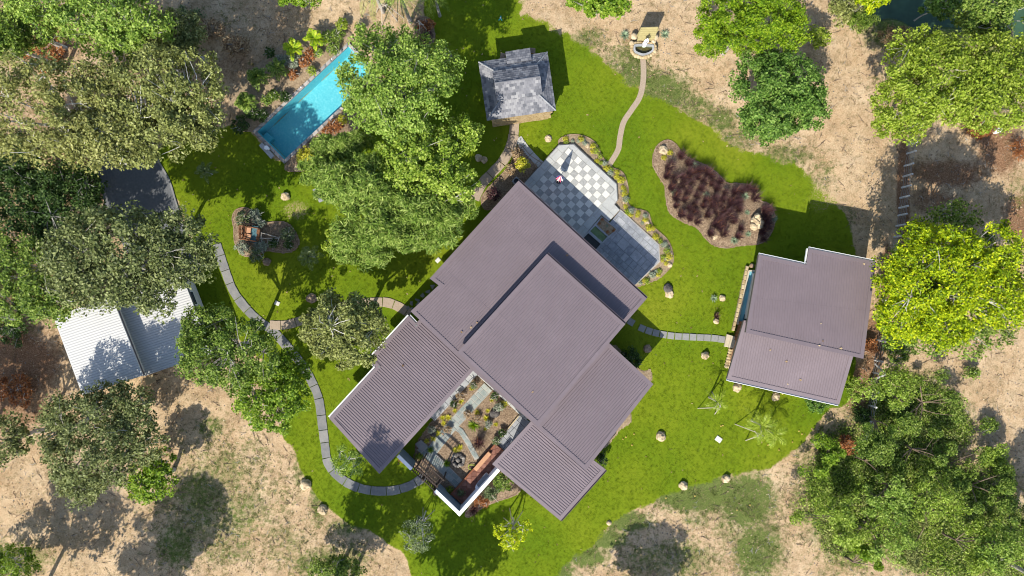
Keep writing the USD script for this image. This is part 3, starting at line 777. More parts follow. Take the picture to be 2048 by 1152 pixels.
# ------------------------------------------------------------------ swimming pool
pool = thing('swimming_pool', 'long turquoise swimming pool with stone coping under the trees', 'swimming pool')
po = Polygon(P2(POOL_PX))
pi_ = po.buffer(-0.26, join_style='mitre')
deep = -1.35
obj('pool_floor', prism(po.buffer(-0.05), deep - 0.2, deep), MAT['pool_plaster'], pool)
obj('pool_wall', prism(po.buffer(-0.05, join_style='mitre').difference(pi_), deep, -0.04), MAT['pool_plaster'], pool)
obj('water', sheet(pi_.buffer(-0.003), -0.10), MAT['pool_water'], pool)
ring = po.buffer(0.02, join_style='mitre').difference(pi_.buffer(-0.02, join_style='mitre'))
cor = np.array(po.exterior.coords)[:-1]
inn = np.array(pi_.exterior.coords)[:-1]
obj('coping_bed', prism(po.buffer(-0.01, join_style='mitre').difference(pi_), -0.04, 0.035), MAT['joint_dark'], pool)
for k in range(4):
    A_, B_ = cor[k], cor[(k + 1) % 4]
    ia = inn[np.argmin(np.linalg.norm(inn - A_, axis=1))]
    ib = inn[np.argmin(np.linalg.norm(inn - B_, axis=1))]
    L = np.linalg.norm(B_ - A_)
    n_ = int(round(L / 0.62))
    for s_ in range(n_):
        t0, t1 = s_ / n_, (s_ + 1) / n_ - 0.014
        qd = Polygon([A_ + (B_ - A_) * t0, A_ + (B_ - A_) * t1, ia + (ib - ia) * t1, ia + (ib - ia) * t0])
        obj('coping_stone', bevel_prism(qd, -0.06, 0.055 + RNG.uniform(-0.004, 0.004)), MAT['coping'], pool)
obj('pool_step', prism(Polygon(P2([(520, 275), (532, 264), (545, 276), (533, 288)], -0.6)), deep, -0.75), MAT['pool_plaster'], pool)
for k, (x, y) in enumerate([(540, 232.5), (602, 174.5), (663.5, 118), (663, 241)]):
    c = P(x, y, 0.06)
    obj('light', lathe([(0.0, 0.0), (0.05, 0.0), (0.05, 0.03), (0.03, 0.05), (0.0, 0.05)], 10, c), MAT['white_plaster'], pool)
t = thing('pool_deck_box', 'small grey slab platform at the lower end of the pool', 'platform')
obj('top', bevel_prism(Polygon(P2([(517.5, 291), (524, 284.5), (548.5, 311), (542, 318)], 0.18)), 0.12, 0.18, 0.02), MAT['grey_paver'], t)
obj('base', prism(Polygon(P2([(518.5, 291), (524, 285.5), (547.5, 311), (542, 317)], 0.12)), -0.05, 0.12), MAT['joint_dark'], t)
t = thing('round_stool', 'round white stool standing on the grey platform by the pool', 'stool', loc=P(536.3, 297.3, 0.18))
obj('seat', lathe([(0, 0.38), (0.15, 0.38), (0.17, 0.41), (0.165, 0.44), (0.14, 0.45), (0, 0.45)], 18), MAT['white_plaster'], t)
obj('base', lathe([(0.12, 0.0), (0.07, 0.2), (0.12, 0.38)], 14), MAT['white_plaster'], t)

# ------------------------------------------------------------------ roofs and houses
class Plane:
    """A roof plane: height z0 at the photographed point ref, rising with the given slope towards the photographed direction up."""
    def __init__(s, ref, z0, up, slope):
        s.o = P(*ref, z0)[:2]
        u = np.array([up[0], -up[1]], float)
        s.u = u / np.linalg.norm(u)
        s.z0, s.k = z0, slope

    def z(s, x, y):
        return s.z0 + s.k * ((x - s.o[0]) * s.u[0] + (y - s.o[1]) * s.u[1])

    def px(s, p):
        z = s.z0
        for _ in range(8):
            w = P(p[0], p[1], z)
            z = s.z(w[0], w[1])
        return w[:2]

    def lift(s, m):
        v, f = m
        v = np.array(v, float)
        v[:, 2] += s.z(v[:, 0], v[:, 1])
        return v, f


def ribbed_roof(parent, plane, pts, rib, material, pitch=0.19, ribw=0.034, ribh=0.036, band=0.27, thick=0.10, gutters=(), gut_mat='gutter_white', name='roof', label=None, caps=True, rib_mat=None):
    """A sheet metal roof: slab, ribs along the photographed direction rib, flat flashings round the edge, gutters along the listed edges."""
    w = [tuple(plane.px(p)) for p in pts]
    pl = Polygon(w).buffer(0)
    sheet = [plane.lift(prism(pl, -thick, 0.0))]
    d = np.array([rib[0], -rib[1]], float)
    d /= np.linalg.norm(d)
    n = np.array([-d[1], d[0]])
    inner = pl.buffer(-band, join_style='mitre')
    ribs = []
    c = np.array(pl.exterior.coords)
    lo, hi = (c @ n).min(), (c @ n).max()
    ul, uh = (c @ d).min() - 1, (c @ d).max() + 1
    x = lo + 0.1
    while x < hi:
        r = Polygon([d * ul + n * (x - ribw), d * uh + n * (x - ribw), d * uh + n * (x + ribw), d * ul + n * (x + ribw)])
        g = r.intersection(inner)
        if not g.is_empty and g.area > 0.005:
            v, f = prism(g, -0.01, ribh)
            # ribs narrow towards the top
            v = v.copy()
            top = v[:, 2] > ribh - 1e-6
            off = v[:, :2] @ n - x
            v[top, :2] -= np.outer(off[top] * 0.45, n)
            (ribs if rib_mat else sheet).append(plane.lift((v, f)))
        x += pitch
    # laps where the sheets overlap
    for x in np.arange((c @ d).min() + 4.1, (c @ d).max() - 1.5, 5.6):
        g = Polygon([d * x + n * lo, d * (x + 0.05) + n * lo, d * (x + 0.05) + n * hi, d * x + n * hi]).intersection(inner)
        if not g.is_empty:
            sheet.append(plane.lift(prism(g, -0.01, 0.012)))
    obj_roof = obj(name, join(sheet), MAT[material], parent, label)
    if ribs:
        obj('seams', join(ribs), MAT[rib_mat], obj_roof)
    if caps:
        rim = pl.buffer(0.015, join_style='mitre').difference(pl.buffer(-band, join_style='mitre'))
        obj('flashing', plane.lift(prism(rim, 0.006, ribh + 0.012)), MAT[material], obj_roof)
    fas = pl.buffer(0.0, join_style='mitre').difference(pl.buffer(-0.04, join_style='mitre'))
    obj('fascia', plane.lift(prism(fas, -0.30, -thick - 0.003)), MAT['fascia_dark'], parent)
    for a_, b_ in gutters:
        A_, B_ = np.array(w[a_ % len(w)]), np.array(w[b_ % len(w)])
        m_ = np.array(pl.centroid.coords[0])
        e = (B_ - A_) / np.linalg.norm(B_ - A_)
        nn = np.array([-e[1], e[0]])
        if nn @ (m_ - A_) > 0:
            nn = -nn
        qd = Polygon([A_ + nn * 0.02, B_ + nn * 0.02, B_ + nn * 0.15, A_ + nn * 0.15])
        obj('gutter', join([plane.lift(prism(qd, -0.13, -0.09)), plane.lift(prism(Polygon([A_ + nn * 0.115, B_ + nn * 0.115, B_ + nn * 0.152, A_ + nn * 0.152]), -0.13, 0.012))]), MAT[gut_mat], parent)
    return pl


def walls(parent, pl, plane, inset=0.75, material='wall_cream', t=0.2, windows=True, z0=0.0):
    core = pl.buffer(-inset, join_style='mitre')
    for g in polys(core):
        shell = g.difference(g.buffer(-t, join_style='mitre'))
        v, f = prism(shell, 0, 1)
        v = v.copy()
        hi = v[:, 2] > 0.5
        v[:, 2] = np.where(hi, plane.z(v[:, 0], v[:, 1]) - 0.11, z0)
        obj('wall', (v, f), MAT[material], parent)
        if windows:
            c = np.array(shapely.geometry.polygon.orient(g).exterior.coords)
            for A_, B_ in zip(c[:-1], c[1:]):
                L = np.linalg.norm(B_ - A_)
                if L < 2.4:
                    continue
                e = (B_ - A_) / L
                nn = np.array([e[1], -e[0]])
                k = int(L // 2.6)
                for q_ in range(k):
                    m_ = A_ + e * L * (q_ + 0.5) / k
                    qd = Polygon([m_ - e * 0.6 - nn * 0.05, m_ + e * 0.6 - nn * 0.05, m_ + e * 0.6 + nn * 0.03, m_ - e * 0.6 + nn * 0.03])
                    wdw = obj('window', prism(qd, z0 + 0.9, z0 + 2.0), MAT['gutter_white'], parent)
                    q2 = Polygon([m_ - e * 0.53 + nn * 0.0, m_ + e * 0.53 + nn * 0.0, m_ + e * 0.53 + nn * 0.036, m_ - e * 0.53 + nn * 0.036])
                    obj('pane', prism(q2, z0 + 0.97, z0 + 1.93), MAT['window_dark'], wdw)


SL = math.tan(math.radians(4.8))
SWdir, NEdir = tuple(E2), tuple(-E2)
house = thing('main_house', 'large house of overlapping plum grey sheet metal roofs around a courtyard', 'house')
pl1 = Plane((1036, 362), 3.0, SWdir, SL)
R1 = ribbed_roof(house, pl1, [(1037, 362), (1293, 597), (1249, 647), (1170, 740), (1080, 858), (945, 740), (822, 622.5), (878, 570.5), (860, 557)], (-E2[0], -E2[1]), 'roof_sheet', gutters=[(0, 1)], gut_mat='fascia_dark', label='wide lower north roof')
pl2 = Plane((1094, 508), 4.05, SWdir, SL)
R2 = ribbed_roof(house, pl2, [(1094, 508), (1250, 648), (1076, 852), (916, 704)], (-E2[0], -E2[1]), 'roof_sheet', gutters=[(0, 1)], gut_mat='fascia_dark', label='raised central roof')
pl4 = Plane((1306, 768), 3.3, SWdir, SL)
R4 = ribbed_roof(house, pl4, [(1215, 684), (1306, 768), (1171, 940), (1065, 846)], (-E2[0], -E2[1]), 'roof_sheet', label='east wing roof')
NWdir, SEdir = tuple(-E1), tuple(E1)
pl3 = Plane((659, 836), 2.75, SEdir, SL)
R3 = ribbed_roof(house, pl3, [(817.8, 632), (832, 647), (839, 639.5), (849, 630), (962, 730), (946, 741), (759, 947), (658.7, 836), (752.5, 733.5), (738, 719)], tuple(E1), 'roof_sheet', gutters=[(7, 8), (8, 9), (9, 0), (0, 1)], label='west wing roof')
pl5 = Plane((1120.7, 1040.5), 2.4, NWdir, math.tan(math.radians(12)))
R5 = ribbed_roof(house, pl5, [(1072, 832), (985, 928), (1120.7, 1040.5), (1211, 939)], tuple(E1), 'roof_sheet', gutters=[(2, 3)], gut_mat='fascia_dark', label='south wing roof')
for pl_, R_ in ((pl1, R1), (pl2, R2), (pl4, R4), (pl3, R3), (pl5, R5)):
    walls(house, R_, pl_)
for x, y in [(879, 648)]:
    pass
c = pl3.px((755.8, 733.5))
obj('downpipe_head', boxm((c[0] + 0.1, c[1], pl3.z(*c) + 0.02), (0.14, 0.14, 0.08), 0.8), MAT['joint_dark'], house)
c = pl3.px((832.5, 650.5))
obj('downpipe_head', boxm((c[0], c[1], pl3.z(*c) + 0.02), (0.14, 0.14, 0.08), 0.8), MAT['joint_dark'], house)
# the grey chimney-like pot at the north corner
c = P(1034.5, 364.5, 1.0)
t = thing('corner_pedestal', 'grey square pedestal with dark bowl at the north corner of the house', 'pedestal', loc=P(1032.5, 366.5, 0), rz=45)
obj('column', join([boxm((0, 0, 0.5), (0.42, 0.42, 1.0)), boxm((0, 0, 1.03), (0.52, 0.52, 0.08))]), MAT['grey_paver'], t)
obj('bowl', lathe([(0, 1.08), (0.12, 1.08), (0.2, 1.22), (0.17, 1.22), (0.1, 1.12), (0, 1.12)], 14), MAT['black_metal'], t)
# verandah paving under the courtyard eaves
ver = thing('courtyard_verandah', 'pale stone verandah paving along the courtyard side of the house', 'paving', kind='structure')
v1 = Polygon(P2([(940, 735), (949, 741.6), (955.5, 749), (869.5, 842.5), (858, 832)], 0.16))
v2 = Polygon(P2([(952, 748), (962, 740), (1060, 830), (1052, 842)], 0.16)).difference(v1)
v3 = Polygon(P2([(1040.5, 829), (1062, 845), (1008, 901), (992, 889)], 0.16)).difference(v2)
for k, g in enumerate((v1, v2, v3)):
    ashlar(g.buffer(-0.01), np.array(g.exterior.coords[0]), WE1, WE2, [0.5, 0.6], [0.6, 0.9], ['grey_paver', 'terrace_stone', 'slate_paver'][k], ver, -0.05, 0.16, 'paver', seed=11 + k)

# ------------------------------------------------------------------ courtyard
court = Polygon(P2([(957, 751), (1041, 829), (992, 889), (904, 988), (868, 962), (833, 930), (838, 890), (871, 843)], 0.0)).buffer(0.25)
bed('courtyard_bed', [(1024 + x / S, 576 - y / S) for x, y in np.array(court.exterior.coords)[:-1]], 'mulch', 'mulch courtyard garden floor enclosed by the house wings', edge=False)
fl = thing('courtyard_path', 'blue grey flagstone path crossing the courtyard garden', 'path', kind='structure')
ZC = 0.175
pA = LineString(P2([(976, 774), (935, 818), (905, 850), (878, 884), (858, 910)], ZC)).buffer(0.42, cap_style='flat')
pB = LineString(P2([(842, 893), (870, 920), (898, 948), (920, 970)], ZC)).buffer(0.40, cap_style='flat')
pC = LineString(P2([(906, 852), (922, 862), (938, 888), (954, 918)], ZC)).buffer(0.19, cap_style='flat')
paths = unary_union([pA, pB, pC])
for g in polys(paths):
    obj('bedding', prism(g.buffer(0.02), 0.0, ZC - 0.02), MAT['joint'], fl, kind='structure')
    ashlar(g, np.array(P(907, 846, ZC)[:2]), WE1, WE2, [0.36, 0.44], [0.36, 0.52, 0.62], 'flagstone', fl, ZC - 0.03, ZC, 'flagstone', seed=21, gap=0.024, least=0.02)
tt = thing('terracotta_terrace', 'raised terrace of red brown terracotta tiles beside the courtyard wall', 'terrace', kind='structure')
ZT = 0.42
ter = Polygon(P2([(991.5, 888), (1014, 908), (990, 936), (926, 1008), (903.5, 988)], ZT))
obj('terrace_base', prism(ter, -0.05, ZT - 0.03), MAT['red_brick'], tt, kind='structure')
dg1 = (WE1 + WE2) / np.linalg.norm(WE1 + WE2)
dg2 = np.array([-dg1[1], dg1[0]])
ashlar(ter.buffer(-0.02), np.array(P(991, 889, ZT)[:2]), dg1, dg2, [0.4], [0.4], 'terracotta', tt, ZT - 0.04, ZT, 'tile', seed=31, gap=0.010, least=0.02)
obj('terrace_kerb', prism(LineString(P2([(991.5, 888), (903.5, 988), (926, 1008)], ZT)).buffer(0.06, cap_style='flat'), 0.0, ZT + 0.03), MAT['red_brick'], tt, kind='structure')
lw = thing('orange_ledge', 'low orange rendered seat wall on the edge of the terracotta terrace', 'wall')
obj('ledge', prism(LineString(P2([(980, 905.5), (950, 940)], 0.62)).buffer(0.15, cap_style='flat'), ZT, 0.6), MAT['red_brick'], lw)
obj('cap', bevel_prism(LineString(P2([(980, 905.5), (950, 940)], 0.66)).buffer(0.17, cap_style='flat'), 0.6, 0.66, 0.03), MAT['orange_cap'], lw)
te = thing('courtyard_timber_edge', 'thin tan timber edging between courtyard garden and slate verandah', 'edging')
obj('sleeper', bevel_prism(LineString(P2([(1040, 829), (991, 888)], 0.3)).buffer(0.035, cap_style='flat'), 0.0, 0.3, 0.01), MAT['sandstone'], te)
# the courtyard wall: white cap, navy inner faces
HW = 2.0


def cwall(name, px0, px1, label, side, w=0.27):
    """A rendered wall whose cap runs between two photographed points (outer edge)."""
    t = thing(name, label, 'wall')
    a_, b_ = np.array(P(*px0, HW)[:2]), np.array(P(*px1, HW)[:2])
    e = (b_ - a_) / np.linalg.norm(b_ - a_)
    nn = np.array([-e[1], e[0]]) * side
    body = Polygon([a_ + nn * 0.03, b_ + nn * 0.03, b_ + nn * (w - 0.03), a_ + nn * (w - 0.03)])
    obj('wall_body', prism(body, -0.1, HW - 0.06), MAT['wall_blue' if side * 0 == 0 and 'front' in name else 'white_plaster'], t)
    obj('cap', bevel_prism(Polygon([a_, b_, b_ + nn * w, a_ + nn * w]), HW - 0.06, HW, 0.015), MAT['white_plaster'], t)
    return t


cwall('courtyard_front_wall', (793, 913.8), (820.5, 941), 'short navy courtyard wall with white cap left of the gate under the west eave', 1)
cwall('courtyard_front_wall', (868, 984), (914, 1028), 'navy courtyard wall with white cap right of the gate', 1)
cwall('courtyard_side_wall', (919, 1033), (1003, 938.5), 'long white courtyard wall with broad white cap beside the terracotta terrace', 1)
# the grey stone hearth built against the side wall
t = thing('stone_hearth', 'grey stone slab hearth built against the white courtyard wall', 'hearth')
obj('body', prism(Polygon(P2([(971.5, 948), (982.5, 956), (962, 980.5), (953, 969)], 1.1)).buffer(-0.05), 0.4, 1.06), MAT['white_plaster'], t)
hp = Polygon(P2([(971, 946.5), (984, 956), (962.5, 982), (952.5, 969)], 1.2))
for k in range(4):
    a4 = np.array(hp.exterior.coords)[:4]
    q0, q1 = k / 4, (k + 1) / 4 - 0.02
    obj('top_slab', bevel_prism(Polygon([a4[0] + (a4[1] - a4[0]) * q0, a4[0] + (a4[1] - a4[0]) * q1, a4[3] + (a4[2] - a4[3]) * q1, a4[3] + (a4[2] - a4[3]) * q0]), 1.06, 1.12 + 0.03 * k), MAT['slate_paver'], t)
obj('shoulder', prism(Polygon(P2([(988, 940), (994, 934), (999, 938), (990, 949)], 0.9)), 0.4, 0.9), MAT['white_plaster'], t)
obj('shoulder', prism(Polygon(P2([(953, 970), (950, 976), (958, 984), (961, 981)], 0.9)), 0.4, 0.9), MAT['white_plaster'], t)
t = thing('wall_niche', 'dark arched opening in the inner face of the white courtyard wall', 'niche')
obj('opening', boxm((*P(943.5, 993.5, 0.9)[:2], 0.85), (0.62, 0.10, 0.8), math.radians(47)), MAT['window_dark'], t)
# gate
gate = thing('courtyard_gate', 'dark timber slatted double gate between the navy courtyard walls', 'gate')
g0, g1 = np.array(P(821.5, 938.5, 1.9)), np.array(P(868, 981.5, 1.9))
ge = (g1 - g0)[:2]
gl = np.linalg.norm(ge)
ge /= gl
for s_ in (0.0, 0.5, 1.0):
    c = g0[:2] + ge * gl * s_
    obj('post', boxm((c[0], c[1], 0.95), (0.12, 0.12, 1.9), math.atan2(ge[1], ge[0])), MAT['dark_timber'], gate)
for z_ in (0.25, 1.0, 1.8):
    c = (g0[:2] + g1[:2]) / 2
    obj('rail', boxm((c[0], c[1], z_), (gl - 0.12, 0.06, 0.1), math.atan2(ge[1], ge[0])), MAT['dark_timber'], gate)
nn = np.array([-ge[1], ge[0]])
for k in range(14):
    c = g0[:2] + ge * gl * (k + 0.5) / 14
    obj('slat', boxm((c[0], c[1], 1.0), (0.07, 0.03, 1.62), math.atan2(ge[1], ge[0])), MAT['dark_timber'], gate)
# slatted beams over the gate
arb = thing('gate_arbour', 'dark slatted arbour of beams and battens over the courtyard gate', 'arbour')
a0 = np.array(P(838, 926, 2.3)[:2])
b0 = np.array(P(882, 968, 2.3)[:2])
ae = (b0 - a0) / np.linalg.norm(b0 - a0)
an = np.array([-ae[1], ae[0]])
al = np.linalg.norm(b0 - a0)
rot = math.atan2(ae[1], ae[0])
for o_ in (-0.35, 0.35):
    c = (a0 + b0) / 2 + an * o_
    obj('beam', boxm((c[0], c[1], 2.3), (al, 0.09, 0.14), rot), MAT['dark_timber'], arb)
    for s_ in (0.04, 0.96):
        cc = a0 + ae * al * s_ + an * o_
        obj('post', boxm((cc[0], cc[1], 1.11), (0.09, 0.09, 2.22), rot), MAT['dark_timber'], arb)
for k in range(9):
    c = a0 + ae * al * (k + 0.5) / 9
    obj('batten', boxm((c[0], c[1], 2.41), (0.045, 0.85, 0.06), rot), MAT['dark_timber'], arb)
# pale square slab and dark round pond of rocks
t = thing('pale_entry_slab', 'pale square stone slab beside the courtyard verandah', 'slab')
obj('slab', bevel_prism(Polygon(P2([(830, 888), (842, 880), (855, 892), (842.5, 904)], 0.3)), 0.1, 0.30, 0.02), MAT['step_slab'], t)
t = thing('dark_rock_ring', 'ring of dark lava rocks around a small pool in the courtyard', 'rock ring')
cc = P(915.5, 921, 0.3)
obj('basin', lathe([(0, 0.14), (0.4, 0.14), (0.42, 0.2)], 16, (cc[0], cc[1], 0)), MAT['dark_water_bed'], t)


def rock_mesh(seed, r=1.0, flat=0.7, sub=2, rug=0.45):
    m = trimesh.creation.icosphere(sub, 1.0)
    v = np.array(m.vertices)
    o = np.array([seed * 3.1, seed * 1.7, seed * 0.9])
    d = 0.72 + rug * (meshkit.fbm(v * 1.3 + o + 50, 3, int(seed)) - 0.35) + 0.18 * (meshkit.noise(v * 4 + o + 90, int(seed)) - 0.5)
    v = v * d[:, None]
    v[:, 2] *= flat
    return v * r, np.array(m.faces)


for k in range(16):
    an_ = k / 16 * 2 * np.pi
    rr = 0.46 + 0.05 * math.sin(k * 2.3)
    v, f = rock_mesh(k + 3, 0.17 + 0.05 * ((k * 7) % 3) / 2, 0.8, 1)
    obj('rock', (v + np.array([cc[0] + rr * math.cos(an_), cc[1] + rr * math.sin(an_), 0.2]), f), MAT['rock_dark'], t, smooth=40)
v, f = rock_mesh(31, 0.22, 0.9, 2)
obj('centre_rock', (v + np.array([cc[0], cc[1], 0.22]), f), MAT['rock_dark'], t, smooth=40)
t = thing('garden_hose', 'coiled yellow green garden hose lying in the courtyard', 'hose')
pts = []
cc = P(943.5, 934, 0.22)
for k in range(120):
    a_ = k / 120 * 2 * np.pi * 4
    r = 0.26 + 0.03 * math.sin(k * 0.37) - 0.012 * (k / 30)
    pts.append((cc[0] + r * math.cos(a_) * 1.15, cc[1] + r * math.sin(a_) * 0.9, cc[2] + 0.018 * (k / 30)))
obj('coil', tube(pts, 0.016, 5), MAT['hose_green'], t, smooth=True)

# ------------------------------------------------------------------ cottage on the right
cot = thing('cottage', 'small cottage with two plum grey metal roofs at the right edge of the lawn', 'house')
cN = (234, 26.7)
cdir = np.array(cN) / np.hypot(*cN)          # along the north edge
cdn = np.array([-cdir[1], cdir[0]])          # downwards in the picture (south)
plU = Plane((1618, 497), 3.8, tuple(cdn), math.tan(math.radians(4.0)))
RU = ribbed_roof(cot, plU, [(1517.8, 509.5), (1612.5, 529.7), (1617.7, 497.3), (1751, 524), (1726, 717), (1491.5, 665)], tuple(cdn), 'roof_sheet', gutters=[(0, 1), (1, 2), (2, 3)], label='upper cottage roof')
plL = Plane((1454, 757.5), 2.45, tuple(-cdn), math.tan(math.radians(11.0)))
RL = ribbed_roof(cot, plL, [(1488, 641), (1454, 757.5), (1677.5, 808.5), (1712, 690)], tuple(cdn), 'roof_sheet', gutters=[(1, 2)], label='lower cottage roof')
walls(cot, RU, plU, 1.1, 'wall_cream')
walls(cot, RL, plL, 0.8, 'wall_cream')
spa = thing('cottage_plunge_pool', 'narrow teal plunge pool with dark green discs beside the cottage', 'pool')
sp = Polygon(P2([(1498.5, 543), (1525, 543), (1507, 646), (1476, 646)], 0.1))
obj('basin', prism(sp.buffer(0.12).difference(sp), -0.05, 0.2), MAT['slab_cream'], spa)
obj('floor', prism(sp.buffer(0.01), -0.04, 0.08), MAT['teal_floor'], spa)
obj('water', sheet(sp, 0.15), MAT['pool_water'], spa)
v, f = lathe([(0, 0.16), (0.5, 0.16), (0.5, 0.2), (0, 0.2)], 22)
v = v * np.array([0.55, 1.0, 1.0])
R_ = trimesh.transformations.rotation_matrix(math.radians(-10), [0, 0, 1])[:3, :3]
obj('round_lid', (v @ R_.T + np.append(P(1504, 589, 0)[:2], 0), f), MAT['dark_green_panel'], spa)
obj('square_lid', boxm((*P(1494, 635, 0.2)[:2], 0.18), (0.5, 0.42, 0.05), math.radians(-10)), MAT['dark_green_panel'], spa)
obj('hose', tube([P(1504, 544, 0.24), P(1505.5, 555, 0.2), P(1506.5, 572, 0.2), P(1505, 583, 0.22)], 0.025, 5), MAT['white_plaster'], spa)
ck = thing('cottage_stone_kerb', 'low cream stone kerb between lawn and teal plunge pool', 'kerb')
kpts = [(1495.5, 532), (1490, 556), (1484, 585), (1476, 622), (1466.5, 662)]
kc = np.array([P(x, y, 0.2)[:2] for x, y in spline(kpts, False, 6)])
seg = np.r_[0, np.cumsum(np.linalg.norm(np.diff(kc, axis=0), axis=1))]
nb = int(seg[-1] / 0.36)
for k in range(nb):
    s0, s1 = seg[-1] * k / nb, seg[-1] * (k + 1) / nb - 0.02
    A_ = np.array([np.interp(s0, seg, kc[:, 0]), np.interp(s0, seg, kc[:, 1])])
    B_ = np.array([np.interp(s1, seg, kc[:, 0]), np.interp(s1, seg, kc[:, 1])])
    obj('stone', bevel_prism(LineString([A_, B_]).buffer(0.12 + RNG.uniform(-0.015, 0.015), cap_style='flat'), -0.05, 0.22 + RNG.uniform(-0.02, 0.02), 0.03), MAT['sandstone'], ck)
st = thing('cottage_entry_steps', 'two cream stone slabs stepping up to the cottage door', 'steps')
for k, (q4, z_) in enumerate([([(1454, 668), (1462.5, 670.5), (1456.5, 694.5), (1448.5, 693)], 0.16), ([(1462.8, 670.6), (1473, 674.5), (1469, 697), (1456.9, 694.8)], 0.24)]):
    obj('step', bevel_prism(Polygon(P2(q4, z_)), -0.05, z_, 0.02), MAT['slab_cream'], st)
ck = thing('cottage_stone_plinth', 'rough cream stone plinth below the lower cottage roof', 'plinth')
for k in range(7):
    for q_ in range(2):
        x, y = 1460.5 - k * 1.35 + q_ * 6, 699 + k * 5.6 + q_ * 1.2
        v, f = rock_mesh(60 + k * 2 + q_, 0.2, 0.6, 1)
        obj('stone', (v + P(x, y, 0.1), f), MAT['sandstone'], ck, smooth=40)
obj('sill', prism(Polygon(P2([(1474, 678), (1477, 679), (1466, 724), (1462, 723)], 0.5)), 0, 0.5), MAT['orange_cap'], ck)
t = thing('cottage_timber_screen', 'red brown timber post wall beside the cottage entry', 'screen')
for k in range(6):
    c = P(1482.5 - k * 1.9, 646 + k * 6.3, 0.45)
    obj('board', boxm((c[0], c[1], 0.45), (0.16, 0.24, 0.9), math.radians(-15)), MAT['brown_timber'], t)

# ------------------------------------------------------------------ white shed on the left
shed = thing('white_shed', 'white sheet metal shed of two roof planes half hidden under the trees', 'shed')
sdir = np.array([118, -38]) / np.hypot(118, 38)
sdn = np.array([-sdir[1], sdir[0]])
plA = Plane((106, 632), 3.3, tuple(sdir), math.tan(math.radians(2.5)))
RA = ribbed_roof(shed, plA, [(106, 632), (223.8, 594.4), (285.5, 751), (165, 791)], tuple(sdir), 'white_sheet', pitch=0.19, ribw=0.018, ribh=0.02, band=0.06, label='higher left shed roof', caps=False, rib_mat='shed_seam')
plB = Plane((415, 700), 2.3, tuple(-sdir), math.tan(math.radians(2.0)))
RB = ribbed_roof(shed, plB, [(222, 597), (364, 552), (424, 706), (286, 753)], tuple(sdir), 'white_sheet', pitch=0.19, ribw=0.018, ribh=0.02, band=0.06, label='lower right shed roof', caps=False, rib_mat='shed_seam')
walls(shed, RA, plA, 0.3, 'wall_cream')
walls(shed, RB.difference(RA), plB, 0.3, 'wall_cream')
t = thing('canvas_table', 'tan canvas covered table outside the white shed', 'table')
tp = Polygon(P2([(288, 757), (306, 748), (312, 763), (292, 771)], 0.8))
obj('top', bevel_prism(tp, 0.74, 0.8, 0.02), MAT['canvas_tan'], t)
for x, y in np.array(tp.buffer(-0.08).exterior.coords)[:4]:
    obj('leg', boxm((x, y, 0.37), (0.05, 0.05, 0.74)), MAT['dark_timber'], t)

# ------------------------------------------------------------------ pavilion with slate shingle hip roof
pav = thing('pavilion', 'square garden pavilion with grey slate shingle hip roof and raised gable', 'pavilion')
ZE = 2.55
cN = [np.array(P(*p, ZE)[:2]) for p in ((957.7, 124.3), (1095, 104.4), (1111, 221), (974, 241))]   # NW NE SE SW
ctr = sum(cN) / 4
ex = (cN[1] - cN[0] + cN[2] - cN[3])
wx = np.linalg.norm(ex) / 2
ex /= np.linalg.norm(ex)
ey = np.array([-ex[1], ex[0]])
wy = (np.linalg.norm(cN[0] - cN[3]) + np.linalg.norm(cN[1] - cN[2])) / 2


def L3(u, w, z):
    return np.array([*(ctr + ex * u + ey * w), z])


hx, hy = wx / 2, wy / 2
tp_ = math.tan(math.radians(33))
ins_ = 1.25
zt = ZE + ins_ * tp_
gx_, gy_ = hx - ins_, hy - ins_
zr = zt + gy_ * tp_
SH = []


def shingle_plane(corner_ll, u, w, n_up, inside, parent, seedn, lab=None):
    """Courses of shingles on a plane with origin corner_ll, unit vectors u (along) and w (up the slope)."""
    rng = np.random.default_rng(seedn)
    nrm = np.cross(u, w)
    if nrm[2] < 0:
        nrm = -nrm
    vs, fs, n = [], [], 0
    c, wd = 0.22, 0.27
    for r in range(int(n_up / c) + 1):
        b0 = r * c
        x = inside[0] - (r % 2) * wd / 2
        while x < inside[1]:
            x0, x1 = x + 0.006, x + wd - 0.006
            mid, hgt = (x0 + x1) / 2, b0 + c / 2
            l_, r_ = inside[2](b0), inside[3](b0)
            a0_, a1_ = max(x0, l_), min(x1, r_)
            if a1_ - a0_ > 0.04:
                tz = 0.03 + rng.uniform(0, 0.016)
                top = min(b0 + c * 1.15, n_up)
                l2, r2 = max(x0, inside[2](top)), min(x1, inside[3](top))
                if r2 - l2 < 0.02:
                    l2 = r2 = (a0_ + a1_) / 2
                jig = rng.uniform(-0.012, 0.012)
                q4 = [corner_ll + u * a0_ + w * (b0 + jig) + nrm * tz, corner_ll + u * a1_ + w * (b0 + jig) + nrm * tz, corner_ll + u * r2 + w * top + nrm * 0.008, corner_ll + u * l2 + w * top + nrm * 0.008,
                      corner_ll + u * a0_ + w * (b0 + jig), corner_ll + u * a1_ + w * (b0 + jig)]
                vs += q4
                fs += [[n, n + 1, n + 2], [n, n + 2, n + 3], [n + 4, n + 5, n + 1], [n + 4, n + 1, n]]
                n += 6
            x += wd
    return np.array(vs), np.array(fs)


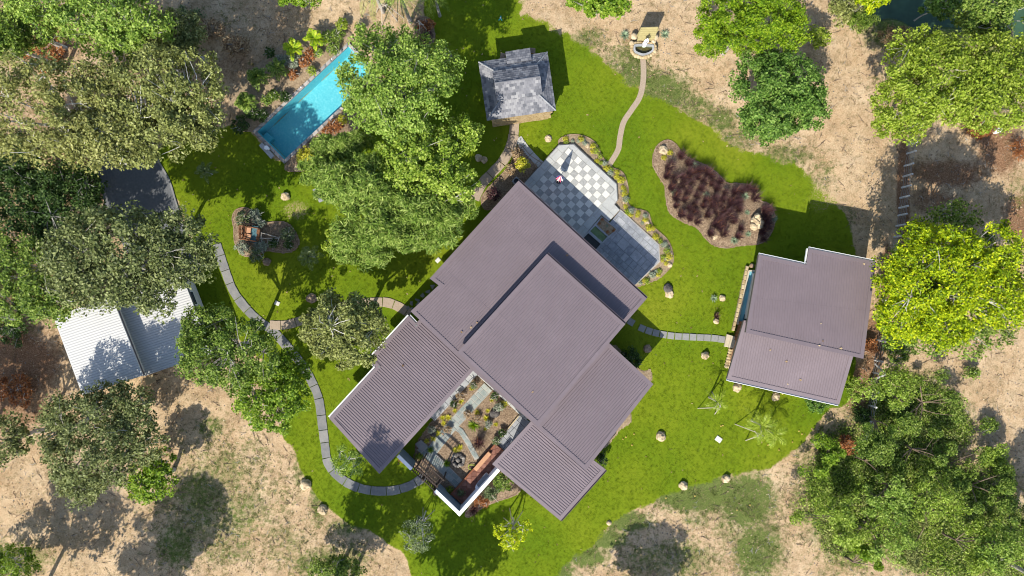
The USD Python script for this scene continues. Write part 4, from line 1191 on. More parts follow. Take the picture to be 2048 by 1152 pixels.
cs_ = math.cos(math.atan(tp_))
sn_ = math.sin(math.atan(tp_))
up = lambda d: np.array([*(d * cs_), sn_])
run = ins_ / cs_
deck = []
lower = {}
for nm, o, u2, d2, half, L in (('s', L3(-hx, -hy, ZE), ex, ey, hx, hx * 2), ('n', L3(hx, hy, ZE), -ex, -ey, hx, hx * 2), ('e', L3(hx, -hy, ZE), ey, -ex, hy, hy * 2), ('w', L3(-hx, hy, ZE), -ey, ex, hy, hy * 2)):
    u3, w3 = np.array([*u2, 0]), up(d2)
    full = run if nm in 'ew' else (hy / cs_)
    ins = (0, L, (lambda s, L=L: min(s * cs_, ins_)), (lambda s, L=L: L - min(s * cs_, ins_)))
    m_ = shingle_plane(o, u3, w3, full, ins, pav, ord(nm))
    obj('shingles', m_, MAT['shingle'], pav, kind='stuff')
    if nm in 'ns':
        pts = [o, o + u3 * L, o + u3 * (L - ins_) + w3 * run, o + u3 * (L - ins_) + w3 * full, o + u3 * ins_ + w3 * full, o + u3 * ins_ + w3 * run]
        fc = [[0, 1, 2], [0, 2, 5], [5, 2, 3], [5, 3, 4]]
    else:
        pts = [o, o + u3 * L, o + u3 * (L - ins_) + w3 * run, o + u3 * ins_ + w3 * run]
        fc = [[0, 1, 2], [0, 2, 3]]
    deck.append((np.array(pts), np.array(fc)))
obj('roof_deck', join(deck), MAT['shingle'], pav)
# gable roof raised over the hips: it overhangs the gable ends
gov = 0.32
for sgn in (-1, 1):
    o = L3(-sgn * (gx_ + gov) * -1 if sgn > 0 else (gx_ + gov) * -1, 0, 0)
up_rows = []
for nm, o, u2, d2 in (('s', L3(-gx_ - gov, -gy_ - 0.10, zt + 0.07), ex, ey), ('n', L3(gx_ + gov, gy_ + 0.10, zt + 0.07), -ex, -ey)):
    u3, w3 = np.array([*u2, 0]), up(d2)
    L = 2 * (gx_ + gov)
    n_up = (gy_ + 0.10) / cs_
    m_ = shingle_plane(o, u3, w3, n_up, (0, L, lambda s: 0.0, lambda s, L=L: L), pav, ord(nm) + 9)
    pts = np.array([o, o + u3 * L, o + u3 * L + w3 * n_up, o + w3 * n_up])
    dv = np.vstack([pts, pts - np.array([0, 0, 0.06])])
    obj('gable_shingles', m_, MAT['shingle'], pav, kind='stuff')
    obj('gable_deck', (dv, np.array([[0, 1, 2], [0, 2, 3], [4, 6, 5], [4, 7, 6], [0, 4, 5], [0, 5, 1], [1, 5, 6], [1, 6, 2], [3, 7, 4], [3, 4, 0]])), MAT['shingle'], pav)
for sgn in (-1, 1):
    tri = [L3(sgn * gx_, -gy_, zt - 0.05), L3(sgn * gx_, gy_, zt - 0.05), L3(sgn * gx_, 0, zr)]
    tri2 = [p - np.array([*(ex * sgn * 0.05), 0]) for p in tri]
    obj('gable_end', (np.array(tri + tri2), np.array([[0, 1, 2], [3, 5, 4], [0, 3, 4], [0, 4, 1], [1, 4, 5], [1, 5, 2], [2, 5, 3], [2, 3, 0]])), MAT['sandstone'], pav)
zr2 = zt + 0.07 + (gy_ + 0.10) * tp_
obj('ridge_cap', tube([L3(-gx_ - gov, 0, zr2 + 0.02), L3(gx_ + gov, 0, zr2 + 0.02)], 0.055, 6), MAT['shingle'], pav)
for sx_, sy_ in ((-1, -1), (1, -1), (1, 1), (-1, 1)):
    a_, b_ = L3(sx_ * hx, sy_ * hy, ZE + 0.03), L3(sx_ * gx_, sy_ * gy_, zt + 0.03)
    obj('hip_cap', tube([a_, b_], 0.055, 6), MAT['slate_paver'], pav)
# porch roof to the north, stone walls, stone piers
pp4 = [P(1010.9, 104.4, 2.62), P(1059.6, 96.2, 2.62), P(1064, 120, 3.0), P(1014, 128, 3.0)]
u3 = (pp4[1] - pp4[0]) / np.linalg.norm(pp4[1] - pp4[0])
w3 = (pp4[3] - pp4[0]) / np.linalg.norm(pp4[3] - pp4[0])
Lp = np.linalg.norm(pp4[1] - pp4[0])
obj('porch_shingles', shingle_plane(pp4[0], u3, w3, np.linalg.norm(pp4[3] - pp4[0]), (0, Lp, lambda s: 0.0, lambda s: Lp), pav, 77), MAT['shingle'], pav, kind='stuff')
dv = np.vstack([np.array(pp4), np.array(pp4) - np.array([0, 0, 0.08])])
obj('porch_deck', (dv, np.array([[0, 1, 2], [0, 2, 3], [4, 6, 5], [4, 7, 6], [0, 4, 5], [0, 5, 1], [1, 5, 6], [1, 6, 2], [3, 7, 4], [3, 4, 0]])), MAT['shingle'], pav)
wl = Polygon([tuple(L3(u_, w_, 0)[:2]) for u_, w_ in ((-hx + 0.35, -hy + 0.12), (hx - 0.30, -hy + 0.12), (hx - 0.45, hy - 0.45), (-hx + 0.45, hy - 0.45))])
obj('wall', prism(wl.difference(wl.buffer(-0.25, join_style='mitre')), 0, ZE - 0.02), MAT['sandstone'], pav)
# the sunlit stone courses of the south wall, stone by stone
rng_ = np.random.default_rng(5)
stones = []
for r in range(8):
    x = -hx + 0.36
    while x < hx - 0.45:
        w_ = rng_.uniform(0.18, 0.4)
        c = L3(x + w_ / 2, -hy + 0.10, 0.16 + r * 0.3)
        stones.append(boxm(c, (w_ - 0.02, 0.1 + rng_.uniform(0, 0.05), 0.28), math.atan2(ex[1], ex[0])))
        x += w_
obj('wall_stones', join(stones), MAT['sandstone'], pav, kind='stuff')
for x, y in ((1006, 112.5), (1064.5, 101)):
    c = P(x, y, 1.9)
    pier = [boxm((c[0] + rng_.uniform(-.03, .03), c[1] + rng_.uniform(-.03, .03), 0.12 + k * 0.24), (0.42 + rng_.uniform(-.05, .05), 0.42 + rng_.uniform(-.05, .05), 0.23), rng_.uniform(-.2, .2)) for k in range(8)]
    obj('stone_pier', join(pier), MAT['rock_brown'], pav)

# ------------------------------------------------------------------ fountain
fo = thing('fountain', 'small stone rimmed garden fountain basin at the end of the winding path', 'fountain')
rim = np.array(zpx([(300, 760), (430, 735), (560, 735), (700, 745), (800, 760), (835, 860), (810, 960), (730, 1030), (620, 1075), (520, 1085), (420, 1060), (320, 1010), (270, 930), (270, 840)], 11.52, 1240, 20))
rimw = Polygon(P2(spline(rim, True, 5), 0.4))
inn_ = rimw.buffer(-0.30)
obj('basin_wall', prism(rimw.buffer(-0.16).difference(inn_), 0.0, 0.40), MAT['grey_paver'], fo)
obj('basin_floor', prism(rimw.buffer(-0.3), 0.0, 0.12), MAT['brown_water_bed'], fo)
obj('water', sheet(inn_.buffer(-0.005), 0.30), MAT['pond_water_look'], fo)
rc = LineString(list(rimw.buffer(-0.04).exterior.coords))
nst = 24
for k in range(nst):
    a_ = np.array(rc.interpolate(k / nst, normalized=True).coords[0])
    v, f = rock_mesh(100 + k, 0.18 + 0.05 * ((k * 5) % 4) / 3, 0.75, 1)
    obj('rim_stone', (v + np.array([*a_, 0.22]), f), MAT['sandstone'], fo, smooth=40)
for k, (x, y, r) in enumerate([(1268, 73, .34), (1263, 87, .26), (1309, 76, .36), (1307, 83, .26)]):
    v, f = rock_mesh(130 + k, r, 0.9, 2)
    obj('standing_stone', (v + np.array([*P(x, y, .2)[:2], 0.24]), f), MAT['rock_cream'], fo, smooth=40)
sc = thing('fountain_screen', 'olive timber board screen standing behind the fountain', 'screen')
b0, b1 = np.array(P(1273, 83.5, 0)), np.array(P(1307, 82.5, 0))
nb = 7
hs = 1.75
for k in range(nb):
    z0 = 0.05 + k * hs / nb
    ed = (b1 - b0)[:2]
    # the screen leans back a little
    c = (b0 + b1)[:2] / 2 + np.array([0, 0.035 * k * 2.0])
    obj('board', boxm((c[0], c[1], z0 + hs / nb / 2), (np.linalg.norm(ed), 0.05, hs / nb - 0.012), math.atan2(ed[1], ed[0]), math.radians(-15)), MAT['pale_timber'], sc)
for q_ in (b0, b1):
    obj('post', boxm((q_[0], q_[1] + 0.34, 0.85), (0.09, 0.09, 1.7), 0), MAT['pale_timber'], sc)
sta = thing('fountain_statue', 'white statue of a draped figure on a round pedestal in the fountain', 'statue', loc=P(1287.3, 92.0, 0.0))
obj('pedestal', lathe([(0, 0), (0.19, 0), (0.19, 0.36), (0.14, 0.40), (0.11, 0.52), (0.17, 0.56), (0.17, 0.6), (0, 0.6)], 18), MAT['white_plaster'], sta, smooth=35)


def hull_chain(segs, refine=0.03, it=6):
    tot = Manifold()
    for (a_, ra), (b_, rb) in segs:
        s1 = Manifold.sphere(ra, 14).translate(tuple(map(float, a_)))
        s2 = Manifold.sphere(rb, 14).translate(tuple(map(float, b_)))
        tot = tot + Manifold.batch_hull([s1, s2])
    tot = tot.refine_to_length(refine)
    me = tot.to_mesh()
    tm = trimesh.Trimesh(np.array(me.vert_properties[:, :3]), np.array(me.tri_verts))
    trimesh.smoothing.filter_taubin(tm, iterations=it)
    return np.array(tm.vertices), np.array(tm.faces)


J = lambda x, y, z: np.array([x, y, z])
fig = hull_chain([((J(0, 0, 0.62), .14), (J(0, 0, 0.95), .10)), ((J(0, 0, .95), .10), (J(0, 0, 1.1), .085)), ((J(0, 0, 1.1), .09), (J(0, 0, 1.3), .105)),
                  ((J(-.10, 0, 1.33), .05), (J(.10, 0, 1.33), .05)), ((J(0, 0, 1.36), .04), (J(0, .01, 1.44), .04)), ((J(0, -.01, 1.50), .068), (J(0, 0, 1.56), .065)),
                  ((J(.12, 0, 1.32), .04), (J(.17, -.05, 1.14), .033)), ((J(.17, -.05, 1.14), .033), (J(.06, -.15, 1.12), .028)),
                  ((J(-.12, 0, 1.32), .04), (J(-.17, -.05, 1.14), .033)), ((J(-.17, -.05, 1.14), .033), (J(-.06, -.15, 1.12), .028))])
obj('figure', fig, MAT['white_plaster'], sta, smooth=True)
obj('jug', lathe([(0, 1.06), (0.05, 1.07), (0.075, 1.14), (0.04, 1.2), (0.05, 1.24)], 12, (0, -0.17, 0)), MAT['white_plaster'], sta, smooth=True)

# ------------------------------------------------------------------ closed parasol, wooden cart and other furniture
um = thing('closed_parasol', 'closed pink and white striped parasol standing on the chessboard patio', 'parasol', loc=P(1117.5, 361.5, ZP))
obj('base', lathe([(0, 0), (0.24, 0), (0.24, 0.05), (0.08, 0.09), (0.05, 0.2), (0, 0.2)], 18), MAT['black_metal'], um)
obj('pole', tube([(0, 0, 0.1), (0, 0, 2.35)], 0.022, 8), MAT['grey_timber'], um)
for k in range(10):
    a0 = k / 10 * 2 * np.pi
    a1 = (k + 0.5) / 10 * 2 * np.pi
    rows = []
    for z_, r in ((2.3, 0.03), (2.0, 0.11), (1.6, 0.20), (1.2, 0.27), (0.85, 0.31)):
        rows.append([(r * math.cos(a0), r * math.sin(a0), z_ + 0.02), (0.42 * r * math.cos(a1), 0.42 * r * math.sin(a1), z_), (r * math.cos(a0 + 2 * np.pi / 10), r * math.sin(a0 + 2 * np.pi / 10), z_ + 0.02)])
    v = np.array(rows).reshape(-1, 3)
    f = []
    for r in range(4):
        for c_ in range(2):
            p0 = r * 3 + c_
            f += [[p0, p0 + 3, p0 + 4], [p0, p0 + 4, p0 + 1]]
    obj('canopy_panel', (v, np.array(f)), MAT[['pink_cloth', 'white_cloth', 'pink_cloth', 'white_cloth', 'blue_cloth'][k % 5]], um)

cart = thing('wooden_cart', 'old red brown wooden ox cart resting in the left garden bed', 'cart')


def CP(x, y, z):
    return P(x / 7.68 + 440, y / 7.68 + 400, z)


zb = 0.62
fl_q = [CP(330, 395, zb), CP(610, 440, zb), CP(575, 640, zb), CP(335, 600, zb)]
for k in range(7):
    t0, t1 = k / 7, (k + 1) / 7 - 0.02
    qd = [fl_q[0] + (fl_q[1] - fl_q[0]) * t0, fl_q[0] + (fl_q[1] - fl_q[0]) * t1, fl_q[3] + (fl_q[2] - fl_q[3]) * t1, fl_q[3] + (fl_q[2] - fl_q[3]) * t0]
    obj('floor_board', bevel_prism(Polygon([p[:2] for p in qd]), zb - 0.05, zb, 0.01), MAT['brown_timber'], cart)
for k, (a_, b_) in enumerate(((0, 1), (3, 2), (0, 3))):
    for z_ in (0.86, 1.1):
        A_, B_ = fl_q[a_].copy(), fl_q[b_].copy()
        A_[2] = B_[2] = z_
        obj('side_rail', bar(A_, B_, 0.06), MAT['brown_timber'], cart)
    for t_ in (0.0, 0.33, 0.66, 1.0):
        c = fl_q[a_] + (fl_q[b_] - fl_q[a_]) * t_
        obj('stake', bar(c, c + np.array([0, 0, 0.55]), 0.05), MAT['brown_timber'], cart)
for y0, y1 in ((420, 505), (515, 590)):
    qd = [CP(415, y0, .9), CP(480, y0 + 6, .9), CP(470, y1, .9), CP(405, y1 - 4, .9)]
    obj('seat', bevel_prism(Polygon([p[:2] for p in qd]), 0.82, 0.92, 0.02), MAT['orange_cap'], cart)
qd = [CP(565, 445, .8), CP(612, 450, .8), CP(590, 630, .8), CP(550, 625, .8)]
obj('front_panel', bevel_prism(Polygon([p[:2] for p in qd]), 0.66, 0.80, 0.02), MAT['brown_timber'], cart)
for sgn, (xx, yy) in ((1, (465, 375)), (-1, (450, 650))):
    c = CP(xx, yy, 0.55)
    ring = [(c[0] + 0.55 * math.cos(a_), c[1], 0.56 + 0.55 * math.sin(a_)) for a_ in np.linspace(0, 2 * np.pi, 25)]
    wh = obj('wheel', tube(ring, 0.045, 6, False), MAT['dark_timber'], cart)
    obj('hub', tube([(c[0], c[1] - 0.1, 0.56), (c[0], c[1] + 0.1, 0.56)], 0.1, 10), MAT['dark_timber'], wh)
    for k in range(10):
        a_ = k / 10 * 2 * np.pi
        obj('spoke', bar((c[0], c[1], 0.56), (c[0] + 0.53 * math.cos(a_), c[1], 0.56 + 0.53 * math.sin(a_)), 0.04), MAT['dark_timber'], wh)
obj('shaft', tube([CP(600, 500, .6), CP(700, 520, .6), CP(905, 585, .42)], 0.035, 6), MAT['grey_timber'], cart)
obj('shaft', tube([CP(600, 588, .6), CP(905, 590, .42)], 0.035, 6), MAT['grey_timber'], cart)
obj('yoke', tube([CP(925, 560, .45), CP(900, 590, .5), CP(876, 690, .45)], 0.045, 6), MAT['grey_timber'], cart)
obj('crossbar', tube([CP(640, 500, .64), CP(630, 600, .64)], 0.05, 6), MAT['grey_timber'], cart)
v, f = boxm((0, 0, 0), (0.5, 1.35, 0.12), math.radians(-8))
m_ = trimesh.Trimesh(v, f).subdivide().subdivide().subdivide()
v = np.array(m_.vertices)
v[:, 2] += 0.08 * (meshkit.fbm(v * 4 + 20, 3, 3) - 0.5)
bl = tag(obj('folded_blanket', (v + CP(525, 530, 0.74), np.array(m_.faces)), MAT['teal_cloth'], smooth=True), 'crumpled teal cloth lying in the wooden ox cart', 'blanket')

t = thing('garden_bench', 'pale grey bench half hidden under the bamboo on the lawn', 'bench', loc=P(640.5, 391, 0), rz=-62)
for k in range(3):
    obj('slat', boxm((0, -0.17 + k * 0.17, 0.43), (1.15, 0.155, 0.05)), MAT['grey_paver'], t)
for s_ in (-1, 1):
    obj('leg', boxm((s_ * 0.45, 0, 0.2), (0.08, 0.42, 0.4)), MAT['grey_paver'], t)
t = thing('lawn_sprinkler', 'small turquoise lawn sprinkler with white head near the pavilion', 'sprinkler', loc=P(1001, 37, 0), rz=50)
obj('base', tube([(-0.22, 0, .03), (0, 0, .05), (0.16, 0.1, .03)], 0.035, 6), MAT['turquoise'], t)
obj('base', tube([(0, 0, .05), (-0.05, -0.2, .03)], 0.03, 6), MAT['turquoise'], t)
obj('head', lathe([(0, 0.02), (0.05, 0.03), (0.06, 0.14), (0, 0.2)], 10), MAT['white_plaster'], t)
t = thing('white_drum', 'white plastic drum standing on bare red earth at the right edge', 'drum', loc=P(1989.5, 263, 0))
obj('body', lathe([(0, 0), (0.2, 0), (0.22, 0.3), (0.2, 0.6), (0.08, 0.64), (0, 0.64)], 14), MAT['white_plaster'], t)
obj('cap', lathe([(0, 0.64), (0.06, 0.64), (0.06, 0.7), (0, 0.7)], 10), MAT['black_metal'], t)

# pale square covers in the lawn
for x, y, s_, r_, lab in ((876, 520.5, .2, 45, 'pale square stone cover in the lawn beside the west eave of the north roof'), (1437, 878.5, .26, -35, 'white square stone cover in the sunny lawn between staked trees and house'),
                          (554.5, 606.5, .2, -25, 'small white square cover in the shaded lawn left of the round olive tree')):
    c = P(x, y)
    sq = shapely.affinity.translate(shapely.affinity.rotate(sbox(-s_, -s_ * .8, s_, s_ * .8), r_, (0, 0)), c[0], c[1])
    t = thing('square_cover', lab, 'cover')
    obj('slab', bevel_prism(sq, -0.04, 0.06, 0.02), MAT['light_tile'], t)

# ------------------------------------------------------------------ fence at the right
fen = thing('boundary_fence', 'concrete post and wire fence along the right boundary', 'fence')
fpx = [(1846, 232), (1836, 252), (1815.6, 290), (1814.5, 307), (1808.5, 332), (1807.5, 353), (1804.5, 375), (1801, 396), (1798.5, 416), (1797, 431), (1793, 452), (1789, 474), (1784, 500), (1778, 530), (1772, 565), (1766, 600), (1760, 640), (1755, 680), (1750, 720), (1747, 745), (1741, 780), (1737, 810), (1733, 840), (1729, 870), (1724, 905)]
tops = []
for x, y in fpx:
    a_ = P(x, y, 0)
    hgt = 1.2 + RNG.uniform(-0.05, 0.05)
    b_ = a_ + np.array([RNG.uniform(-.03, .03), RNG.uniform(-.03, .03), hgt])
    a_[2] = -0.2
    obj('post', bar(a_, b_, 0.11), MAT['concrete_post'], fen)
    tops.append((a_, b_))
for z_ in (0.15, 0.42, 0.7, 0.95, 1.15):
    line = [np.array([*(b_[:2] + np.array([-0.06, 0])), z_]) for a_, b_ in tops]
    obj('wire', tube(line, 0.012, 4), MAT['fence_wire'], fen)
x0 = P(1757, 745, 0)
obj('brace', bar(x0 + np.array([0, 0, 1.1]), P(1742, 762, 0.1), 0.1), MAT['concrete_post'], fen)
obj('brace', bar(x0 + np.array([0, 0, 1.1]), P(1750, 728, 0.1), 0.1), MAT['concrete_post'], fen)

# ------------------------------------------------------------------ rocks lying about
ROCKS = [  # x, y, radius m, flatness, material, label
    (571, 393, .36, .8, 'rock_cream', 'tall cream rock on the sunny lawn above the wooden cart'),
    (534, 524, .33, .7, 'rock_brown', 'rough brown boulder on the lawn below the cart bed'),
    (623, 597, .42, .7, 'rock_brown', 'large brown grey boulder beside the tan side path'),
    (957, 316, .30, .6, 'rock_cream', 'left half of the pale twin rock near the curved pavilion path'),
    (969, 320, .27, .6, 'rock_cream', 'right half of the pale twin rock near the curved pavilion path'),
    (1097, 277, .30, .6, 'rock_cream', 'cream rock on the lawn between pavilion and chessboard patio'),
    (1174, 291, .27, .7, 'rock_cream', 'white rock in silver plants at the top of the patio border'),
    (1251, 405, .24, .7, 'rock_cream', 'pale rock at the bend of the patio border'),
    (1294, 446, .25, .7, 'rock_cream', 'pale rock among gold plants halfway along the patio border'),
    (1339, 507, .25, .6, 'rock_cream', 'pale rock at the outermost bulge of the patio border'),
    (1339, 529, .24, .6, 'rock_cream', 'pinkish rock in bare mulch at the lower patio border'),
    (1336, 576, .36, .8, 'rock_dark', 'dark pitted rock on the lawn right of the house corner'),
    (1339, 588, .34, .6, 'rock_cream', 'cream rock touching the dark pitted rock on the lawn'),
    (1444.5, 596, .26, .7, 'rock_cream', 'rounded cream rock beside a small silver plant near the cottage pool'),
    (1432, 642.5, .25, .8, 'rock_cream', 'cream rock below the dark tuft near the cottage'),
    (1410, 711, .33, 1.2, 'rock_cream', 'tall pointed cream rock below the stepping stones'),
    (1295, 697, .32, .7, 'rock_brown', 'red brown rock near the east eave below the stepping stones'),
    (1474, 775, .36, .9, 'rock_cream', 'large cream rock beneath the corner of the lower cottage roof'),
    (1551, 794, .36, .9, 'rock_cream', 'brown and cream rock beneath the middle of the lower cottage eave'),
    (1321, 873, .40, .9, 'rock_cream', 'cream rock with long shadow alone on the lower lawn'),
    (1366, 971, .36, .9, 'rock_cream', 'left rock on the lower lawn edge'),
    (1452, 957, .34, .9, 'rock_cream', 'right rock on the lower lawn edge'),
    (1218, 1046, .2, .6, 'rock_cream', 'small white rock at the edge of the sandy patch below the house'),
    (645, 1019, .40, .9, 'rock_cream', 'pitted pale rock at the lower left lawn edge'),
    (612, 968, .46, .9, 'rock_cream', 'long pitted pale rock with dark hollows at the left lawn edge'),
    (641, 276, .34, .8, 'rock_cream', 'pale rock in the lower pool bed'),
    (596, 336, .3, .6, 'rock_cream', 'white rock at the lower tip of the pool'),
    (872, 985, .26, .6, 'rock_brown', 'brown rock outside the navy wall right of the gate'),
    (813, 485, .3, .7, 'rock_brown', 'pinkish rock below the bamboo'),
    (604, 690, .0, .6, 'rock_cream', 'x'),
    (1326, 301, .36, .9, 'rock_cream', 'cream rock in the upper tip of the kidney bed'),
    (1355, 362, .34, .8, 'rock_cream', 'pale pitted rock among the upper purple grasses'),
    (1461, 386.5, .27, .7, 'rock_brown', 'grey rock in the middle of the purple grasses'),
    (1448, 379, .25, .7, 'rock_cream', 'small tan rock beside the grey rock in the purple grasses'),
    (1430.5, 471.5, .3, .6, 'rock_cream', 'white rounded rock at the lower edge of the kidney bed'),
    (989, 826, .42, .9, 'rock_dark', 'dark hollow rock in the upper right of the courtyard'),
    (868, 866, .38, .7, 'rock_dark', 'grey lichen rock beside the courtyard verandah'),
    (886, 868, .26, .7, 'rock_brown', 'pinkish small rock among the courtyard bromeliads'),
    (1503.5, 531.5, .2, .8, 'rock_brown', 'small round stone at the upper end of the cottage pool'),
]
for k, (x, y, r, fl_, mt, lab) in enumerate(ROCKS):
    if r <= 0:
        continue
    v, f = rock_mesh(k * 1.7 + 2, r * 1.15, fl_, 3, 0.7)
    c = P(x, y, r * fl_ * 0.12)
    obj('rock', (v + c, f), MAT[mt], None, lab, 'rock', smooth=50)
# the big pitted cluster at the lower end of the kidney bed
t = thing('pitted_boulder', 'large heavily pitted cream boulder at the right end of the kidney bed', 'boulder')
for k, (dx, dy, r) in enumerate([(0, 0, .42), (.22, .3, .34), (-.2, -.28, .36), (.25, -.2, .3), (-.22, .22, .26), (.05, .52, .26), (0.35, -.02, .22)]):
    v, f = rock_mesh(200 + k * 3, r, .9, 3, 0.9)
    obj('lump', (v + P(1512, 446, .25) + np.array([dx, dy, 0.05 * k]), f), MAT['rock_cream'], t, smooth=50)

# ------------------------------------------------------------------ leaves, trees, palms, shrubs
def leaves(c, nrm, size, rng, aspect=0.5, fold=0.12, drift=None):
    """Diamond leaves with a fold: 4 vertices and 2 triangles each."""
    n = len(c)
    nrm = nrm / (np.linalg.norm(nrm, axis=1, keepdims=True) + 1e-9)
    r = rng.normal(size=(n, 3)) if drift is None else drift
    t = r - nrm * np.sum(r * nrm, 1, keepdims=True)
    t /= np.linalg.norm(t, axis=1, keepdims=True) + 1e-9
    b = np.cross(nrm, t)
    s = size[:, None]
    v = np.stack([c - t * s * 0.5, c + b * s * aspect * 0.5 + t * s * 0.08 + nrm * s * fold, c + t * s * 0.5, c - b * s * aspect * 0.5 + t * s * 0.08 + nrm * s * fold], 1).reshape(-1, 3)
    k = np.arange(n)[:, None] * 4
    return v, np.vstack([k + np.array([[0, 2, 1]]), k + np.array([[0, 3, 2]])])


def crown_points(blobs_, n_clump, seed, rough=0.32, shell=0.55):
    """Centres of leaf clumps in a crown made of ellipsoids (cx, cy, cz, rx, ry, rz) in metres."""
    rng = np.random.default_rng(seed)
    area = np.array([b[3] * b[4] for b in blobs_])
    out, direc = [], []
    for b, share in zip(blobs_, area / area.sum()):
        k = max(3, int(n_clump * share))
        # spread evenly over the dome, with some jitter
        q_ = np.arange(k)
        zz = 1 - (q_ + 0.5) / k * 1.5
        ph = q_ * 2.399963 + rng.uniform(0, 6.28)
        rr = np.sqrt(np.maximum(0, 1 - zz * zz))
        d = np.stack([rr * np.cos(ph), rr * np.sin(ph), zz], 1) + rng.normal(size=(k, 3)) * 0.11
        d /= np.linalg.norm(d, axis=1, keepdims=True)
        lump = 1 + rough * (meshkit.fbm(d * 1.7 + seed * 1.37 + 40, 3, seed) - 0.5) * 2
        r = (shell + (1 - shell) * rng.random(len(d)) ** 0.6) * lump
        deep = rng.random(len(d)) < 0.22
        r = np.where(deep, r * rng.uniform(0.25, 0.75, len(d)), r)
        out.append(np.array(b[:3]) + d * r[:, None] * np.array(b[3:6]))
        direc.append(d)
    return np.vstack(out), np.vstack(direc)


COUNT = [0]


def tree(name, label, blobs_px, leaf, size=0.22, n=9000, clump=None, cr=0.62, trunk='bark_grey', trunk_r=0.17, seed=1, cat='tree', group=None, base=None, flat=0.55, aspect=0.55, rough=0.22, shell=0.55, limbs=7, twig=True, up=0.75, drift_z=None, gaps=0.0):
    """A tree: tapered trunk with limbs and twigs, crown of leaf clumps. blobs_px: (px, py, rx, ry, z, rz) as photographed."""
    rng = np.random.default_rng(seed + 1000)
    if cat == 'tree' and n > 4000:
        n, size, aspect = int(n * 1.75), size * 0.92, aspect * 1.15
    else:
        n, size = int(n * 1.25), size * 1.05
    bl = []
    for x, y, rx, ry, z, rz in blobs_px:
        w = P(x, y, z)
        k = S * (H - z) / H
        bl.append((w[0], w[1], z, rx * k, ry * k, rz))
    clump = clump or max(14, int(sum(b[3] * b[4] for b in bl) * 13.0 * (0.5 / cr)))
    cc_, dd = crown_points(bl, clump, seed, rough, shell)
    if gaps:
        keep = meshkit.noise(cc_ * 0.55 + seed * 3.3 + 80, seed) > gaps
        if keep.sum() > 4:
            cc_, dd = cc_[keep], dd[keep]
    cc_[:, 2] = np.maximum(cc_[:, 2], 0.5)
    m_ = len(cc_)
    per = max(4, int(n / m_))
    idx = np.repeat(np.arange(m_), per)
    crs = cr * rng.uniform(0.6, 1.4, m_)
    off = rng.normal(size=(len(idx), 3))
    off /= np.linalg.norm(off, axis=1, keepdims=True)
    off *= rng.random((len(idx), 1)) ** 0.5
    off[:, 2] *= flat
    pos = cc_[idx] + off * crs[idx][:, None]
    pos[:, 2] = np.maximum(pos[:, 2], 0.06)
    nr = off * 0.3 + dd[idx] * 0.25 + np.array([0, 0, up]) + rng.normal(size=off.shape) * 0.5
    sz = size * rng.uniform(0.42, 1.4, len(idx))
    dr = None
    if drift_z is not None:
        dr = rng.normal(size=off.shape) * 0.6 + np.array([0, 0, drift_z]) + off * 0.8
    t = thing(name, label, cat, group)
    obj('crown', leaves(pos, nr, sz, rng, aspect, drift=dr), MAT[leaf], t)
    # trunk
    cen = np.average(np.array([b[:3] for b in bl]), axis=0, weights=[b[3] * b[4] for b in bl])
    zlow = max(0.35, min(b[2] - b[5] for b in bl))
    bx = np.array(P(*base, 0)) if base is not None else np.array([cen[0] + rng.uniform(-.3, .3), cen[1] + rng.uniform(-.3, .3), -0.1])
    bx[2] = -0.1
    if trunk_r > 0:
        fork = bx + (np.array([cen[0], cen[1], 0]) - bx) * 0.5
        fork[2] = zlow * 0.75 + 0.25
        parts = [tube([bx, bx * 0.6 + fork * 0.4 + np.append(rng.uniform(-.12, .12, 2), 0), fork], [trunk_r * 1.25, trunk_r, trunk_r * 0.8], 8)]
        far_ = rng.permutation(m_)
        ends, nodes = [], [fork]
        for k in far_[:limbs]:
            e = cc_[k]
            mid = fork * 0.45 + e * 0.55 + np.append(rng.normal(size=2) * 0.25, 0.12 * np.linalg.norm(e - fork))
            tt_ = np.linspace(0, 1, 5)[:, None]
            curve = (1 - tt_) ** 2 * fork + 2 * tt_ * (1 - tt_) * mid + tt_ ** 2 * e
            parts.append(tube(curve, np.linspace(trunk_r * 0.55, 0.022, 5), 5))
            nodes += list(curve[1:])
        if twig:
            nodes = np.array(nodes)
            for k in far_[limbs:limbs + 140]:
                e = cc_[k]
                dist = np.linalg.norm(nodes - e, axis=1)
                q_ = nodes[np.argmin(dist)]
                mid = (q_ + e) / 2 + rng.normal(size=3) * 0.12
                parts.append(tube([q_, mid, e + rng.normal(size=3) * 0.2], [0.035, 0.024, 0.01], 3, False))
        obj('trunk', join(parts), MAT[trunk], t, smooth=60)
    COUNT[0] += len(idx)
    return t


T = tree
# upper left: large thin olive trees
T('broad_tree', 'wide thin olive crown above the asphalt drive, right of the grey twiggy crown', [(330, 190, 120, 95, 7.5, 1.7), (250, 275, 100, 55, 7.0, 1.3), (380, 250, 60, 50, 6.8, 1.2), (300, 300, 60, 34, 6.6, .9)], 'leaf_olive', .24, 13500, cr=.6, trunk='bark_white', seed=11, limbs=14, gaps=.30, base=(420, 240))
T('broad_tree', 'sparse pale olive crown with grey bare twigs at the upper left edge', [(80, 220, 130, 105, 8.0, 1.7), (190, 280, 85, 60, 7.6, 1.2), (200, 170, 60, 50, 7.4, 1.0)], 'leaf_olive_dry', .22, 12500, cr=.6, trunk='bark_white', seed=12, limbs=30, gaps=.32, base=(240, 300))
T('broad_tree', 'green crown cut by the top edge in the upper left corner', [(150, 20, 140, 58, 7.5, 1.4), (265, 50, 75, 55, 7, 1.3), (220, 90, 60, 40, 6.5, 1.0)], 'leaf_fresh', .22, 9500, cr=.6, seed=13, gaps=.28, base=(270, 110))
